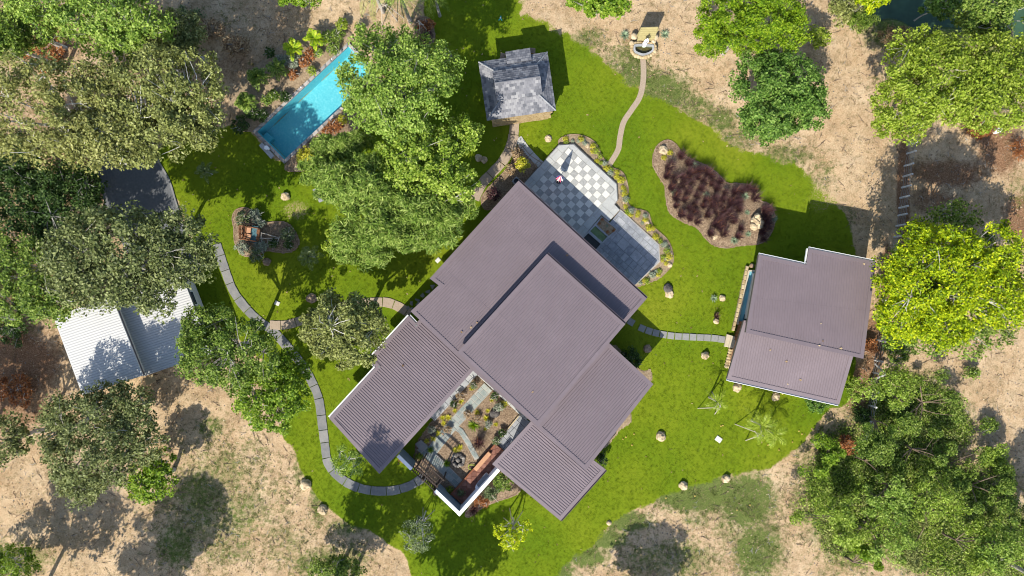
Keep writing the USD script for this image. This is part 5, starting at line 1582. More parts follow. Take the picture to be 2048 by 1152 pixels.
T('broad_tree', 'small bright green crown touching the left edge above the pale olive crown', [(8, 85, 48, 42, 6.5, 1.2)], 'leaf_mid', .2, 2400, seed=14)
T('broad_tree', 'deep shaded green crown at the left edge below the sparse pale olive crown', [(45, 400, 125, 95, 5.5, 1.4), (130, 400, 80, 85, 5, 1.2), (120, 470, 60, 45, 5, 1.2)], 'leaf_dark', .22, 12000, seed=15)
T('broad_tree', 'mid green crown at the left edge beside the white shed', [(40, 560, 115, 92, 6.5, 1.5), (100, 600, 50, 45, 6, 1.1)], 'leaf_mid', .2, 11500, cr=.55, seed=16)
T('broad_tree', 'big grey olive crown overhanging the white shed and the drive', [(235, 500, 130, 92, 8.4, 1.6), (350, 500, 82, 82, 8.0, 1.4), (190, 580, 90, 40, 8.5, 1.0), (300, 600, 48, 34, 8.2, .9), (140, 520, 60, 62, 8.5, 1.2)], 'leaf_grey_olive', .23, 17000, cr=.62, seed=17, limbs=14, base=(330, 545))
T('broad_tree', 'round green crown between white shed and long slab path', [(452, 705, 100, 82, 6.8, 1.7), (410, 660, 55, 40, 6, 1.2)], 'leaf_mid', .19, 11500, cr=.5, seed=18, rough=.22)
T('broad_tree', 'bright lush green crown below the round green crown, beside the long slab path', [(545, 795, 72, 72, 4.4, 1.7), (575, 745, 42, 45, 3.6, 1.2)], 'leaf_bright', .2, 9000, cr=.45, seed=19, rough=.25)
T('broad_tree', 'round pale olive crown between side path and west wing roof', [(690, 662, 84, 78, 5.8, 1.7)], 'leaf_olive', .21, 9500, cr=.48, seed=20, rough=.22, trunk='bark_white')
T('broad_tree', 'dull green crown on bare soil below the white shed', [(185, 885, 100, 110, 6.4, 1.6), (240, 805, 66, 42, 6.0, 1.1), (275, 870, 56, 64, 5.8, 1.2), (165, 975, 50, 36, 5.6, 1.0), (120, 860, 40, 60, 5.8, 1)], 'leaf_grey_olive', .2, 16000, cr=.52, seed=21, limbs=12, base=(300, 800))
T('broad_tree', 'small vivid green crown on bare soil below the dull green crown', [(295, 965, 52, 42, 3.0, 1.0), (320, 930, 30, 30, 2.6, .9)], 'leaf_bright', .22, 3300, cr=.42, seed=22)
T('broad_tree', 'small green crown cut by the left edge beside the dull green crown', [(12, 880, 55, 50, 4.5, 1.1)], 'leaf_grey_olive', .22, 2200, seed=23, gaps=.3)
# the pool group
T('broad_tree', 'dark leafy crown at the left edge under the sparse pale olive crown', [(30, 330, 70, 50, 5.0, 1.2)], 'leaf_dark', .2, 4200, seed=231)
T('broad_tree', 'dim green crown under the top left crowns beside rust brown undergrowth', [(40, 40, 70, 60, 5.0, 1.2)], 'leaf_mid', .2, 4600, seed=232, gaps=.2)
T('broad_tree', 'dim olive crown between the top green crown and the sandy slope', [(350, 70, 60, 46, 5.0, 1.1)], 'leaf_grey_olive', .2, 4200, seed=233, gaps=.3)
T('broad_tree', 'large bright green crown overhanging the far end of the pool', [(790, 165, 112, 90, 8.4, 1.9), (850, 130, 65, 55, 8, 1.5), (735, 205, 55, 45, 7.6, 1.2), (790, 240, 70, 40, 7.6, 1.2), (770, 85, 70, 30, 7, 1.0)], 'leaf_fresh', .2, 17000, cr=.55, seed=24, limbs=12)
T('broad_tree', 'yellow green lumpy crown below the large bright crown, left of the curved path', [(845, 320, 85, 62, 6.8, 1.6), (900, 370, 55, 42, 6.4, 1.2), (920, 270, 45, 34, 6.2, 1.0), (800, 345, 50, 45, 6.4, 1.2), (860, 400, 60, 28, 5.8, 1.0), (810, 300, 60, 40, 6.6, 1.1)], 'leaf_grove', .22, 16000, cr=.42, seed=25, rough=.3, flat=.75)
# bamboo
for k, (bl, lab, lf) in enumerate([
    ([(672, 300, 44, 26, 4.6, 1.3), (700, 290, 30, 22, 5.4, 1.0)], 'small dark bamboo clump next to the lower side of the pool', 'leaf_bamboo'),
    ([(640, 345, 36, 26, 5.0, 1.2), (690, 362, 48, 34, 6.6, 1.3), (665, 385, 34, 20, 5.2, 1.0)], 'feathery bamboo clump above the grey bench', 'leaf_bamboo'),
    ([(730, 370, 46, 30, 7.2, 1.3), (780, 440, 40, 32, 6.2, 1.2), (735, 330, 34, 22, 6.6, 1.0), (765, 400, 36, 34, 6.6, 1.2), (720, 410, 50, 26, 6.0, 1.1)], 'central bamboo clump below the yellow green crown', 'leaf_bamboo'),
    ([(705, 470, 42, 34, 5.6, 1.2), (752, 460, 40, 36, 6.2, 1.3), (740, 510, 44, 24, 4.6, 1.0), (690, 500, 26, 26, 4.6, .8)], 'lower bamboo clump hanging over the dark lawn', 'leaf_bamboo'),
    ([(850, 420, 46, 30, 6.4, 1.2), (815, 415, 34, 26, 6.6, 1.1), (925, 410, 26, 24, 5.6, 0.9), (900, 430, 36, 30, 5.8, 1.1), (880, 462, 44, 26, 5.2, 1.0)], 'right bamboo clump with orange dry culms near the house', 'leaf_bamboo'),
    ([(805, 460, 40, 34, 5.0, 1.2), (830, 480, 36, 26, 4.6, 1.0)], 'shaded bamboo clump between the lower and the right bamboo clump', 'leaf_bamboo')]):
    T('bamboo', lab, bl, lf, .36, 8500, cr=.6, trunk='bamboo_culm', trunk_r=.05, seed=30 + k, cat='bamboo', group='bamboo clumps beside the pool trees', aspect=.2, flat=.7, rough=.5, limbs=22, up=.45, drift_z=-.2, shell=.3)
T('shrub', 'yellow green shrub on the lower pool edge', [(618, 312, 26, 16, .9, .5)], 'leaf_gold', .16, 1300, cr=.3, trunk_r=.03, seed=40, cat='shrub')
T('shrub', 'bright yellow green shoot at the left rim of the lower bamboo', [(668, 478, 20, 22, 3.2, .9)], 'leaf_lime', .2, 1200, cr=.35, trunk_r=.05, seed=41, cat='shrub')
# top edge
T('shrub', 'bright green bush cut by the top edge above the pool', [(590, -8, 52, 20, 2.5, 1.0)], 'leaf_bright', .2, 2200, cr=.4, trunk_r=.06, seed=42, cat='bush')
T('shrub', 'bright glossy green bush cut by the top edge left of the fountain', [(1205, 4, 64, 32, 2.4, 1.1)], 'leaf_bright', .26, 3800, cr=.42, trunk_r=.07, seed=43, cat='bush')
T('broad_tree', 'yellow green dense crown cut by the top edge right of the fountain', [(1500, 25, 105, 70, 6.5, 1.6), (1425, 75, 42, 38, 5.0, 1.2), (1580, 60, 36, 45, 5.5, 1.2), (1500, 85, 34, 24, 5, .9)], 'leaf_vivid', .2, 17000, cr=.45, seed=44, aspect=.42, rough=.2, limbs=5, twig=False)
T('broad_tree', 'deep green dense crown below the yellow green crown at the top', [(1562, 190, 92, 82, 5.2, 1.6), (1530, 245, 55, 38, 3.5, 1.1), (1610, 215, 45, 45, 4.4, 1.2), (1530, 130, 50, 30, 5, .9)], 'leaf_deep', .21, 17000, cr=.5, seed=45, rough=.24, limbs=5, twig=False)
T('shrub', 'small yellowish shrub in the gap right of the deep green crown', [(1635, 75, 24, 20, 1.6, .7)], 'leaf_lime', .17, 900, cr=.35, trunk_r=.03, seed=46, cat='shrub')
T('broad_tree', 'broad lime crown with white leaning branches at the upper right edge', [(1900, 165, 130, 86, 8.0, 1.5), (1815, 205, 68, 56, 7, 1.2), (1990, 185, 95, 80, 8, 1.3), (1850, 105, 70, 48, 7.5, 1.1), (1800, 255, 50, 26, 6.2, .8), (2000, 110, 60, 40, 7.5, 1)], 'leaf_lime', .2, 25000, cr=.6, trunk='bark_grey', seed=47, limbs=26, gaps=.24, base=(1775, 240), trunk_r=.15)
T('broad_tree', 'green feathery crown over the pond at the top right corner', [(1990, 30, 75, 50, 6, 1.3), (2040, 80, 40, 50, 6, 1.2)], 'leaf_mid', .22, 6000, cr=.6, seed=48, gaps=.35, base=(2010, 110))
T('shrub', 'bluish green foliage hanging over the pond right of the open water', [(1885, 12, 42, 26, 3.2, .9)], 'leaf_deep', .2, 1700, cr=.4, trunk_r=.05, seed=49, cat='shrub')
T('shrub', 'bright yellow crown tip at the top edge beside the pond', [(1745, -2, 30, 22, 3.5, .8)], 'leaf_yellow', .22, 1100, cr=.35, trunk_r=.05, seed=50, cat='shrub')
T('shrub', 'spiky green bush on the near bank of the pond', [(1722, 40, 26, 18, 1.3, .6)], 'leaf_mid', .3, 1100, cr=.4, trunk_r=.03, seed=51, cat='bush', aspect=.2)
T('shrub', 'olive bush on the left bank of the pond', [(1688, 18, 34, 24, 1.6, .7)], 'leaf_olive', .2, 1300, cr=.4, trunk_r=.03, seed=52, cat='bush')
T('shrub', 'dry brown shrub on the right bank of the pond', [(1790, 72, 34, 18, .9, .5)], 'leaf_dry', .25, 900, cr=.4, trunk_r=.03, seed=53, cat='shrub', aspect=.15)
# right edge
T('broad_tree', 'vivid yellow crown with horizontal sprays right of the cottage', [(1890, 540, 115, 95, 7.6, 1.6), (1975, 500, 70, 60, 7.4, 1.3), (1830, 620, 70, 50, 6.6, 1.2), (1830, 470, 48, 40, 6.6, 1.1), (2010, 600, 60, 60, 6.8, 1.2), (1880, 655, 80, 40, 6.0, 1.0), (1790, 560, 34, 50, 6.2, 1.0), (1800, 640, 44, 44, 5.8, 1.0)], 'leaf_yellow', .2, 22000, cr=.58, seed=54, limbs=16, flat=.35, gaps=.3)
T('broad_tree', 'dark green underside crown below the vivid yellow crown', [(1920, 620, 120, 95, 4.6, 1.3), (1990, 540, 70, 70, 4.6, 1.2), (1840, 570, 85, 80, 4.6, 1.2), (1830, 660, 60, 40, 4.2, 1.0), (1900, 440, 60, 40, 4.6, 1)], 'leaf_mid', .22, 12500, cr=.6, seed=55, gaps=.15)
# lower right woodland, tree by tree
WOOD = [([(1780, 775, 50, 44, 2.8, 0.8)], 'leaf_wood', 'fresh green crown beside the fence corner below the cottage'),
        ([(1765, 850, 35, 46, 2.4, 0.8)], 'leaf_fresh', 'narrow fresh green crown over the fence, right of the bare soil'),
        ([(1712, 778, 20, 27, 1.6, 0.6)], 'leaf_wood', 'small green crown between lower cottage roof and fence'),
        ([(1850, 810, 64, 69, 1.4, 0.6)], 'leaf_mid', 'low dark green crown spreading over weeds right of the fence'),
        ([(1665, 925, 52, 44, 1.5, 0.6)], 'leaf_bright', 'bright low crown at the left edge of the woodland'),
        ([(1745, 925, 60, 48, 2.6, 0.8)], 'leaf_mid', 'mid green crown above the middle of the woodland'),
        ([(1835, 905, 69, 50, 2.1, 0.8)], 'leaf_mid', 'darker crown at the sandy gap of the woodland'),
        ([(1790, 975, 52, 42, 2.9, 0.8)], 'leaf_fresh', 'fresh yellowish sprays in the heart of the woodland'),
        ([(1690, 1040, 75, 62, 2.7, 1.0)], 'leaf_wood', 'large smooth green crown at the lower left of the woodland'),
        ([(1770, 1070, 64, 54, 3.1, 0.9)], 'leaf_fresh', 'pale green crown in the lower middle of the woodland'),
        ([(1870, 1010, 62, 54, 2.9, 0.9)], 'leaf_wood', 'green crown right of the yellowish sprays'),
        ([(1845, 1095, 56, 46, 2.9, 0.8)], 'leaf_olive', 'olive crown near the bottom edge of the woodland'),
        ([(1930, 1090, 69, 59, 3.0, 0.9)], 'leaf_wood', 'fresh crown near the bottom right corner'),
        ([(2010, 1110, 67, 60, 3.2, 1.0)], 'leaf_fresh', 'crown filling the bottom right corner'),
        ([(1960, 980, 69, 60, 2.2, 0.8)], 'leaf_mid', 'shaded crown at the right side of the woodland'),
        ([(2030, 1010, 48, 59, 2.2, 0.8)], 'leaf_mid', 'shaded crown cut by the right edge of the woodland'),
        ([(1720, 1130, 54, 35, 1.7, 0.7)], 'leaf_bright', 'bright crown cut by the bottom edge at the left of the woodland'),
        ([(1905, 930, 54, 42, 1.6, 0.6)], 'leaf_mid', 'loose dark crown over the bare sand of the woodland'),
        ([(2000, 900, 42, 42, 1.2, 0.6)], 'leaf_wood', 'low shrub like crown at the right edge beside bare sand')]
for k, (bl, lf, lab) in enumerate(WOOD):
    a_ = bl[0][2] * bl[0][3]
    T('woodland_tree', lab, bl, lf, .16, int(.85 * a_ + 500), cr=.5, trunk='bark_brown', trunk_r=.09, seed=60 + k, group='trees of the lower right woodland', gaps=.53, limbs=5, rough=.65, flat=.45)
# lower edge
T('shrub', 'dark green bush cut by the bottom edge on bare soil left of the lawn', [(672, 1138, 58, 26, 1.6, .8)], 'leaf_mid', .17, 2600, cr=.4, trunk_r=.04, seed=81, cat='bush', gaps=.25)
T('shrub', 'green bush in the bottom left corner', [(22, 1125, 58, 34, 1.8, .9)], 'leaf_bright', .16, 2800, cr=.4, trunk_r=.04, seed=82, cat='bush')
T('young_tree', 'airy young tree beside the west wing eave and slab path', [(700, 922, 34, 32, 2.6, .9)], 'leaf_fresh', .12, 2200, cr=.32, trunk='bark_white', trunk_r=.04, seed=83, gaps=.2)
T('young_tree', 'blue green young tree on the lawn left of the courtyard corner', [(838, 1068, 30, 38, 3.0, 1.0)], 'leaf_bluegreen', .13, 1900, cr=.35, trunk='bark_white', trunk_r=.045, seed=84, base=(852, 1022))
T('young_tree', 'bare branched young tree with vivid yellow leaves below the south wing', [(1020, 1072, 34, 26, 3.0, .7), (1052, 1050, 15, 12, 2.7, .5), (996, 1060, 12, 10, 2.8, .4)], 'leaf_sun', .17, 1000, cr=.24, trunk='bark_white', trunk_r=.05, seed=85, base=(1026, 1035), limbs=26)
T('shrub', 'white flowering shrub outside the courtyard wall', [(1008, 960, 22, 20, 1.2, .6)], 'leaf_mid', .13, 1600, cr=.28, trunk_r=.03, seed=86, cat='shrub')
T('shrub', 'grey leaved low shrub outside the courtyard wall', [(983, 985, 16, 13, .7, .4)], 'leaf_bluegreen', .12, 800, cr=.24, trunk_r=.02, seed=87, cat='shrub')
T('shrub', 'rust coloured low shrub outside the courtyard wall', [(962, 1004, 16, 10, .5, .3)], 'leaf_rust', .12, 600, cr=.22, trunk_r=.02, seed=88, cat='shrub')
T('shrub', 'dark green bush at the lower corner of the cottage', [(1637, 806, 25, 16, 1.5, .7)], 'leaf_deep', .17, 1400, cr=.33, trunk_r=.03, seed=89, cat='bush')
T('shrub', 'dark bush in the shade of the east eave below the stepping stones', [(1262, 720, 22, 22, .8, .5)], 'leaf_dark', .15, 1100, cr=.3, trunk_r=.02, seed=90, cat='bush')
T('shrub', 'small clipped dark bush at the south wing corner', [(1203, 917, 10, 13, .7, .45)], 'leaf_dark', .11, 900, cr=.24, trunk_r=.02, seed=91, cat='bush')
# beds: cart bed
for k, (x, y, r, lf, lab) in enumerate([(487, 437, 15, 'leaf_bluegreen', 'blue green shrub above the cart, leftmost of three'), (510, 428, 9, 'leaf_silver', 'pale shrub at the top of the cart bed'), (518, 446, 11, 'leaf_silver', 'pale shrub touching the rear corner of the cart'),
                                      (486, 494, 14, 'leaf_silver', 'pale grey shrub at the lower left of the cart bed'), (522, 492, 12, 'leaf_silver', 'yellow green round shrub below the cart wheel'), (512, 507, 15, 'leaf_bluegreen', 'dark spreading shrub at the lower rim of the cart bed'),
                                      (576, 470, 13, 'leaf_bluegreen', 'round green shrub at the yoke end of the cart bed'), (548, 487, 8, 'leaf_dark', 'tiny dark shrub in the middle of the cart bed'), (578, 491, 8, 'leaf_dark', 'tiny dark shrub at the right end of the cart bed')]):
    T('shrub', lab, [(x, y, r, r, .45, .35)], lf, .11, int(55 * r), cr=.22, trunk_r=.015, seed=100 + k, cat='shrub', rough=.2, limbs=4)
# golden and silver ground cover of the patio border
rng_ = np.random.default_rng(42)
ctr_line = LineString([(1128, 280), (1150, 279), (1182, 288), (1196, 314), (1213, 335), (1238, 352), (1245, 378), (1245, 402), (1262, 424), (1285, 435), (1296, 452), (1312, 468), (1330, 490), (1335, 518), (1325, 540), (1300, 556), (1284, 562)])
GC = {}
for lf in ('leaf_gold', 'leaf_silver', 'leaf_lime', 'leaf_bluegreen', 'leaf_palm', 'leaf_rust'):
    kp = klass('class_ground_cover_' + lf.split('_')[1])
    for q_ in range(1):
        n_ = 130
        d = rng_.normal(size=(n_, 3))
        d[:, 2] = np.abs(d[:, 2])
        d /= np.linalg.norm(d, axis=1, keepdims=True)
        obj('foliage', leaves(d * rng_.uniform(.3, 1, (n_, 1)) * np.array([.30, .30, .22]) + np.array([0, 0, .04]), d + np.array([0, 0, .5]), rng_.uniform(.07, .14, n_), rng_), MAT[lf], kp)
    GC[lf] = kp
GCL = {'leaf_gold': 'golden ground cover clump in the patio border', 'leaf_silver': 'silver grey ground cover clump in the patio border', 'leaf_lime': 'lime ground cover clump in the patio border'}
for k in range(64):
    q_ = ctr_line.interpolate((k + 0.5) / 64, normalized=True)
    lf = ['leaf_gold', 'leaf_silver', 'leaf_gold', 'leaf_lime', 'leaf_gold', 'leaf_silver'][int(rng_.integers(0, 6))]
    if k < 6:
        lf = ['leaf_gold', 'leaf_lime', 'leaf_silver', 'leaf_silver', 'leaf_gold', 'leaf_silver'][k]
    x, y = q_.x + rng_.uniform(-7, 7), q_.y + rng_.uniform(-7, 7)
    if not Polygon(STRIP).contains(Point(x, y)) or PAT.buffer(.15).contains(Point(*P(x, y)[:2])) or SLA.buffer(.15).contains(Point(*P(x, y)[:2])):
        continue
    inst('ground_cover', GC[lf], P(x, y, 0.08), rng_.uniform(0, 360), rng_.uniform(.6, 1.25), GCL[lf], 'ground cover', GCL[lf].replace('clump', 'clumps'))


# purple fountain grass
def grass_clump(parent, matn, n, hgt, spread, w, seed, name='blades', droop=0.6, segs=3):
    rng = np.random.default_rng(seed)
    vs, fs, k = [], [], 0
    for _ in range(n):
        a_ = rng.uniform(0, 2 * np.pi)
        b0 = np.array([rng.normal() * spread * .18, rng.normal() * spread * .18, 0.0])
        d = np.array([math.cos(a_), math.sin(a_), 0])
        s_ = np.array([-d[1], d[0], 0])
        ln, h = spread * rng.uniform(.35, 1.0), hgt * rng.uniform(.6, 1.1)
        for q_ in range(segs + 1):
            t_ = q_ / segs
            p = b0 + d * ln * t_ ** 1.4 + np.array([0, 0, h * (t_ - droop * 0.5 * t_ * t_ * (1.2))])
            ww = w * (1 - t_ * 0.85)
            vs += [p - s_ * ww, p + s_ * ww]
            if q_:
                fs += [[k - 2, k - 1, k + 1], [k - 2, k + 1, k]]
            k += 2
    return obj(name, (np.array(vs), np.array(fs)), MAT[matn], parent)


PG = []
for k in range(3):
    kp = klass(f'class_purple_grass_{"abc"[k]}')
    grass_clump(kp, 'leaf_purple', 150, 1.15, .52, .012, 300 + k)
    grass_clump(kp, 'leaf_dry' if k == 2 else 'leaf_rust', 5 + 5 * k, 1.25, .48, .009, 320 + k, 'seed_heads')
    PG.append(kp)
KP = Polygon(KIDNEY)
pg_pts = zpx([(310, 195), (200, 270), (180, 330), (150, 390), (230, 440), (195, 510), (240, 620), (255, 690), (330, 640), (305, 780), (380, 560), (330, 500), (370, 470), (410, 450), (470, 420), (400, 380), (460, 340), (375, 270), (525, 340), (570, 370), (620, 420), (540, 450), (600, 480),
              (690, 450), (660, 520), (500, 520), (470, 590), (430, 680), (380, 730), (400, 820), (470, 850), (450, 760), (520, 700), (560, 640), (640, 620), (620, 690), (560, 790), (640, 760), (700, 690), (720, 620), (790, 660), (740, 770), (690, 830), (800, 740), (870, 720), (860, 660),
              (820, 840), (780, 800), (880, 640), (840, 560), (900, 530), (960, 520), (1020, 540), (1040, 610), (680, 920), (590, 970), (640, 880), (730, 900), (720, 980), (890, 920), (880, 1000), (1130, 740), (1190, 730), (1160, 790), (1150, 860), (1180, 910), (1110, 960), (1120, 1020), (750, 560), (330, 420), (280, 560)], 5.008, 1300, 270)
rng_ = np.random.default_rng(9)
for x, y in pg_pts:
    inst('purple_grass', PG[int(rng_.integers(0, 3))], P(x + rng_.uniform(-2, 2), y + 4 + rng_.uniform(-2, 2), .08), rng_.uniform(0, 360), rng_.uniform(.85, 1.35), 'dark purple fountain grass clump in the kidney shaped bed', 'grass clump', 'purple fountain grasses in the kidney bed')
inst('purple_grass', PG[0], P(958, 884, .1), 20, 1.55, 'large purple fountain grass beside the orange ledge in the courtyard', 'grass clump')
inst('purple_grass', PG[1], P(948, 1017, .05), 70, 1.2, 'purple grass clump at the outer foot of the white courtyard wall', 'grass clump')
inst('purple_grass', PG[2], P(1431, 632, .0), 70, .75, 'small dark grass tuft beside the cream rock left of the cottage', 'grass clump')


def rosette(parent, matn, n, ln, w, tilt, seed, name='leaves'):
    rng = np.random.default_rng(seed)
    vs, fs, k = [], [], 0
    for q_ in range(n):
        a_ = q_ * 2.39996 + rng.uniform(-.1, .1)
        el = tilt[0] + (tilt[1] - tilt[0]) * (1 - q_ / n) + rng.uniform(-.1, .1)
        d = np.array([math.cos(a_) * math.cos(el), math.sin(a_) * math.cos(el), math.sin(el)])
        s_ = np.array([-math.sin(a_), math.cos(a_), 0])
        l_ = ln * rng.uniform(.8, 1.1)
        upv = np.cross(d, s_)
        pts = [(0.02, .5), (.35, 1), (.7, .75), (1, .04)]
        for i_, (t_, ww) in enumerate(pts):
            p = d * l_ * t_ + np.array([0, 0, -0.18 * l_ * t_ * t_])
            vs += [p - s_ * w * ww, p - upv * 0.0 + np.array([0, 0, -w * .35 * ww]), p + s_ * w * ww]
            if i_:
                fs += [[k - 3, k - 2, k + 1], [k - 3, k + 1, k], [k - 2, k - 1, k + 2], [k - 2, k + 2, k + 1]]
            k += 3
    return obj(name, (np.array(vs), np.array(fs)), MAT[matn], parent)


ag = klass('class_agave')
rosette(ag, 'leaf_agave', 34, .52, .035, (.15, 1.2), 5)
for x, y, s_, lab in [(1389, 331, .8, 'pale agave rosette at the upper rim of the purple grasses'), (1349, 384, .75, 'pale agave rosette at the left side of the kidney bed'), (1412, 390, .7, 'pale agave rosette in the middle of the purple grasses'), (1489, 392, .85, 'pale agave rosette at the right side of the purple grasses'),
                      (1546, 437, .85, 'pale agave rosette at the far right tip of the kidney bed, partly shaded'), (1468, 481, .8, 'pale agave rosette at the bottom of the kidney bed'), (1494, 425, .55, 'thin pale rosette left of the pitted boulder'), (1496, 468, .6, 'thin pale rosette below the pitted boulder'),
                      (1249, 71, .95, 'pale agave left of the fountain'), (1329, 70, .9, 'pale agave right of the fountain'), (1427, 597, .7, 'small silver rosette left of the rounded cream rock near the cottage pool')]:
    inst('agave', ag, P(x, y, .1 if s_ < .9 else .0), (x * 7) % 360, s_ * 1.05, lab, 'agave')
br = klass('class_bromeliad')
rosette(br, 'leaf_gold', 22, .42, .03, (.2, 1.1), 8)
brg = klass('class_green_rosette')
rosette(brg, 'leaf_bright', 40, .5, .03, (.25, 1.25), 9)
cz = lambda x, y: (x / 6.4 + 820, y / 6.4 + 740)
for k, (x, y, s_) in enumerate([(790, 235, .7), (655, 395, .9), (575, 520, .7), (490, 605, .95), (420, 610, .8), (430, 680, .8), (360, 810, .9), (300, 875, .9), (215, 905, .85), (1050, 380, .75), (1180, 440, 1.1), (1215, 430, .9), (995, 520, .7), (860, 545, .85), (975, 615, .9), (1100, 695, .7), (965, 755, .6), (640, 990, 1.0), (580, 1020, .9)]):
    inst('bromeliad', br, P(*cz(x, y), .12), k * 47, s_, 'yellow green bromeliad rosette in the courtyard garden', 'bromeliad', 'yellow green bromeliads in the courtyard garden')
inst('green_rosette', brg, P(*cz(815, 700), .12), 10, 1.35, 'large round green rosette plant in the centre of the courtyard', 'plant')
inst('green_rosette', brg, P(*cz(265, 1020), .12), 10, .8, 'green rosette plant at the lower left of the courtyard path', 'plant')
inst('green_rosette', brg, P(894, 927, .12), 50, .85, 'round green plant beside the dark rock ring', 'plant')
gcr = [(880, 983, 'leaf_rust', 'rust coloured plant in the navy corner right of the gate'), (896, 988, 'leaf_rust', 'reddish plant at the inner foot of the navy wall'), (806, 917, 'leaf_rust', 'reddish plant in the navy corner left of the gate'), (838, 912, 'leaf_lime', 'green strappy plant beside the gate'), (898, 980, 'leaf_lime', 'small lime plant between flagstones and terrace'),
       (1205, 439, 'leaf_rust', 'rust plant at the upper corner of the patio planter'), (1227, 461, 'leaf_rust', 'rust plant at the right corner of the patio planter'), (1215, 464, 'leaf_rust', 'rust plant at the lower corner of the patio planter'), (1199, 447, 'leaf_rust', 'dark rust plant at the left corner of the patio planter'), (1214, 452, 'leaf_silver', 'pale creeping plant in the middle of the patio planter'),
       (922, 985, 'leaf_dark', 'small dark pot plant on the terracotta terrace'), (1004, 810, 'leaf_bluegreen', 'blue green clump at the upper right courtyard edge'), (1328, 315, 'leaf_gold', 'yellow creeping plant in the upper tip of the kidney bed'), (1340, 305, 'leaf_gold', 'small yellow plant right of the cream rock in the kidney bed')]
for x, y, lf, lab in gcr:
    z_ = .34 if 1190 < x < 1235 and 430 < y < 470 else (.44 if x == 922 else .1)
    inst('small_plant', GC.get(lf, GC['leaf_bluegreen']), P(x, y, z_), x % 360, (.5 if z_ == .34 else .9) if x > 1190 else 1.3, lab, 'plant')
T('shrub', 'golden shrub in the mulch bed by the pavilion path', [(1046, 329, 12, 13, .9, .5)], 'leaf_gold', .17, 700, cr=.26, trunk_r=.03, seed=130, cat='shrub')
T('shrub', 'dry brown shrub beside the golden shrub', [(1020, 340, 9, 10, .6, .4)], 'leaf_dry', .12, 400, cr=.25, trunk_r=.02, seed=131, cat='shrub')
T('shrub', 'dry brown shrub on the curved path bed nearest the pavilion path', [(1034, 312, 10, 12, .6, .4)], 'leaf_dry', .12, 450, cr=.25, trunk_r=.02, seed=132, cat='shrub')
T('shrub', 'dark shrub in the shade of the house north corner', [(988, 388, 12, 11, .8, .4)], 'leaf_purple', .13, 600, cr=.25, trunk_r=.02, seed=133, cat='shrub')
T('shrub', 'red and orange foliage under the staked palm at the top', [(852, 50, 14, 12, .5, .3)], 'leaf_rust', .15, 500, cr=.25, trunk_r=.02, seed=134, cat='shrub')
T('shrub', 'dark red foliage in the small bed under the staked palm', [(852, 78, 15, 12, .5, .3)], 'leaf_purple', .15, 500, cr=.25, trunk_r=.02, seed=135, cat='shrub')
# rust and green plants of the pool beds
for k, (x, y, r, lf, lab) in enumerate([(621, 108, 9, 'leaf_rust', 'orange croton beside the upper palm of the pool bed'), (608, 126, 10, 'leaf_rust', 'orange croton below the orange croton of the pool bed'), (585, 148, 9, 'leaf_rust', 'dull red croton in the middle of the pool bed'), (650, 75, 13, 'leaf_mid', 'green shrub right of the brightest palm'), (674, 72, 13, 'leaf_mid', 'green shrub near the far corner of the pool'),
                                      (668, 98, 11, 'leaf_mid', 'green shrub on the pool edge near its far corner'), (636, 105, 7, 'leaf_fresh', 'small fresh shrub right of the orange croton'), (625, 141, 6, 'leaf_lime', 'small lime shrub on the pool coping'), (547, 190, 10, 'leaf_mid', 'dull shrub in the shaded part of the pool bed'), (535, 200, 9, 'leaf_mid', 'dark shrub near the lower pool light'),
                                      (570, 195, 9, 'leaf_dark', 'dark small shrub close to the coping in the shade'), (525, 232, 10, 'leaf_dark', 'dark shrub at the lower left end of the pool bed'), (540, 107, 9, 'leaf_dark', 'dark shrub between dirt and the yellow palm'), (672, 252, 13, 'leaf_rust', 'orange brown shrub in the lower pool bed'), (655, 262, 10, 'leaf_rust', 'brown shrub by the pale rock of the lower pool bed'),
                                      (684, 240, 9, 'leaf_gold', 'golden shrub under the edge of the bright crown'), (560, 125, 15, 'leaf_silver', 'silvery dry shrub between the palms'), (585, 122, 14, 'leaf_silver', 'silver shrub left of the crotons'), (505, 228, 14, 'leaf_dark', 'dark shrub at the lawn corner of the pool bed'), (685, 50, 10, 'leaf_lime', 'pale shrub on the sandy ground above the pool'),
                                      (720, 55, 7, 'leaf_mid', 'small green shrub near the top sandy ground'), (480, 250, 16, 'leaf_dark', 'dark foliage at the lower left of the pool bed')]):
    T('shrub', lab, [(x, y, r, r, .4, .3)], lf, .14, int(45 * r), cr=.24, trunk_r=.015, seed=150 + k, cat='shrub', limbs=4)


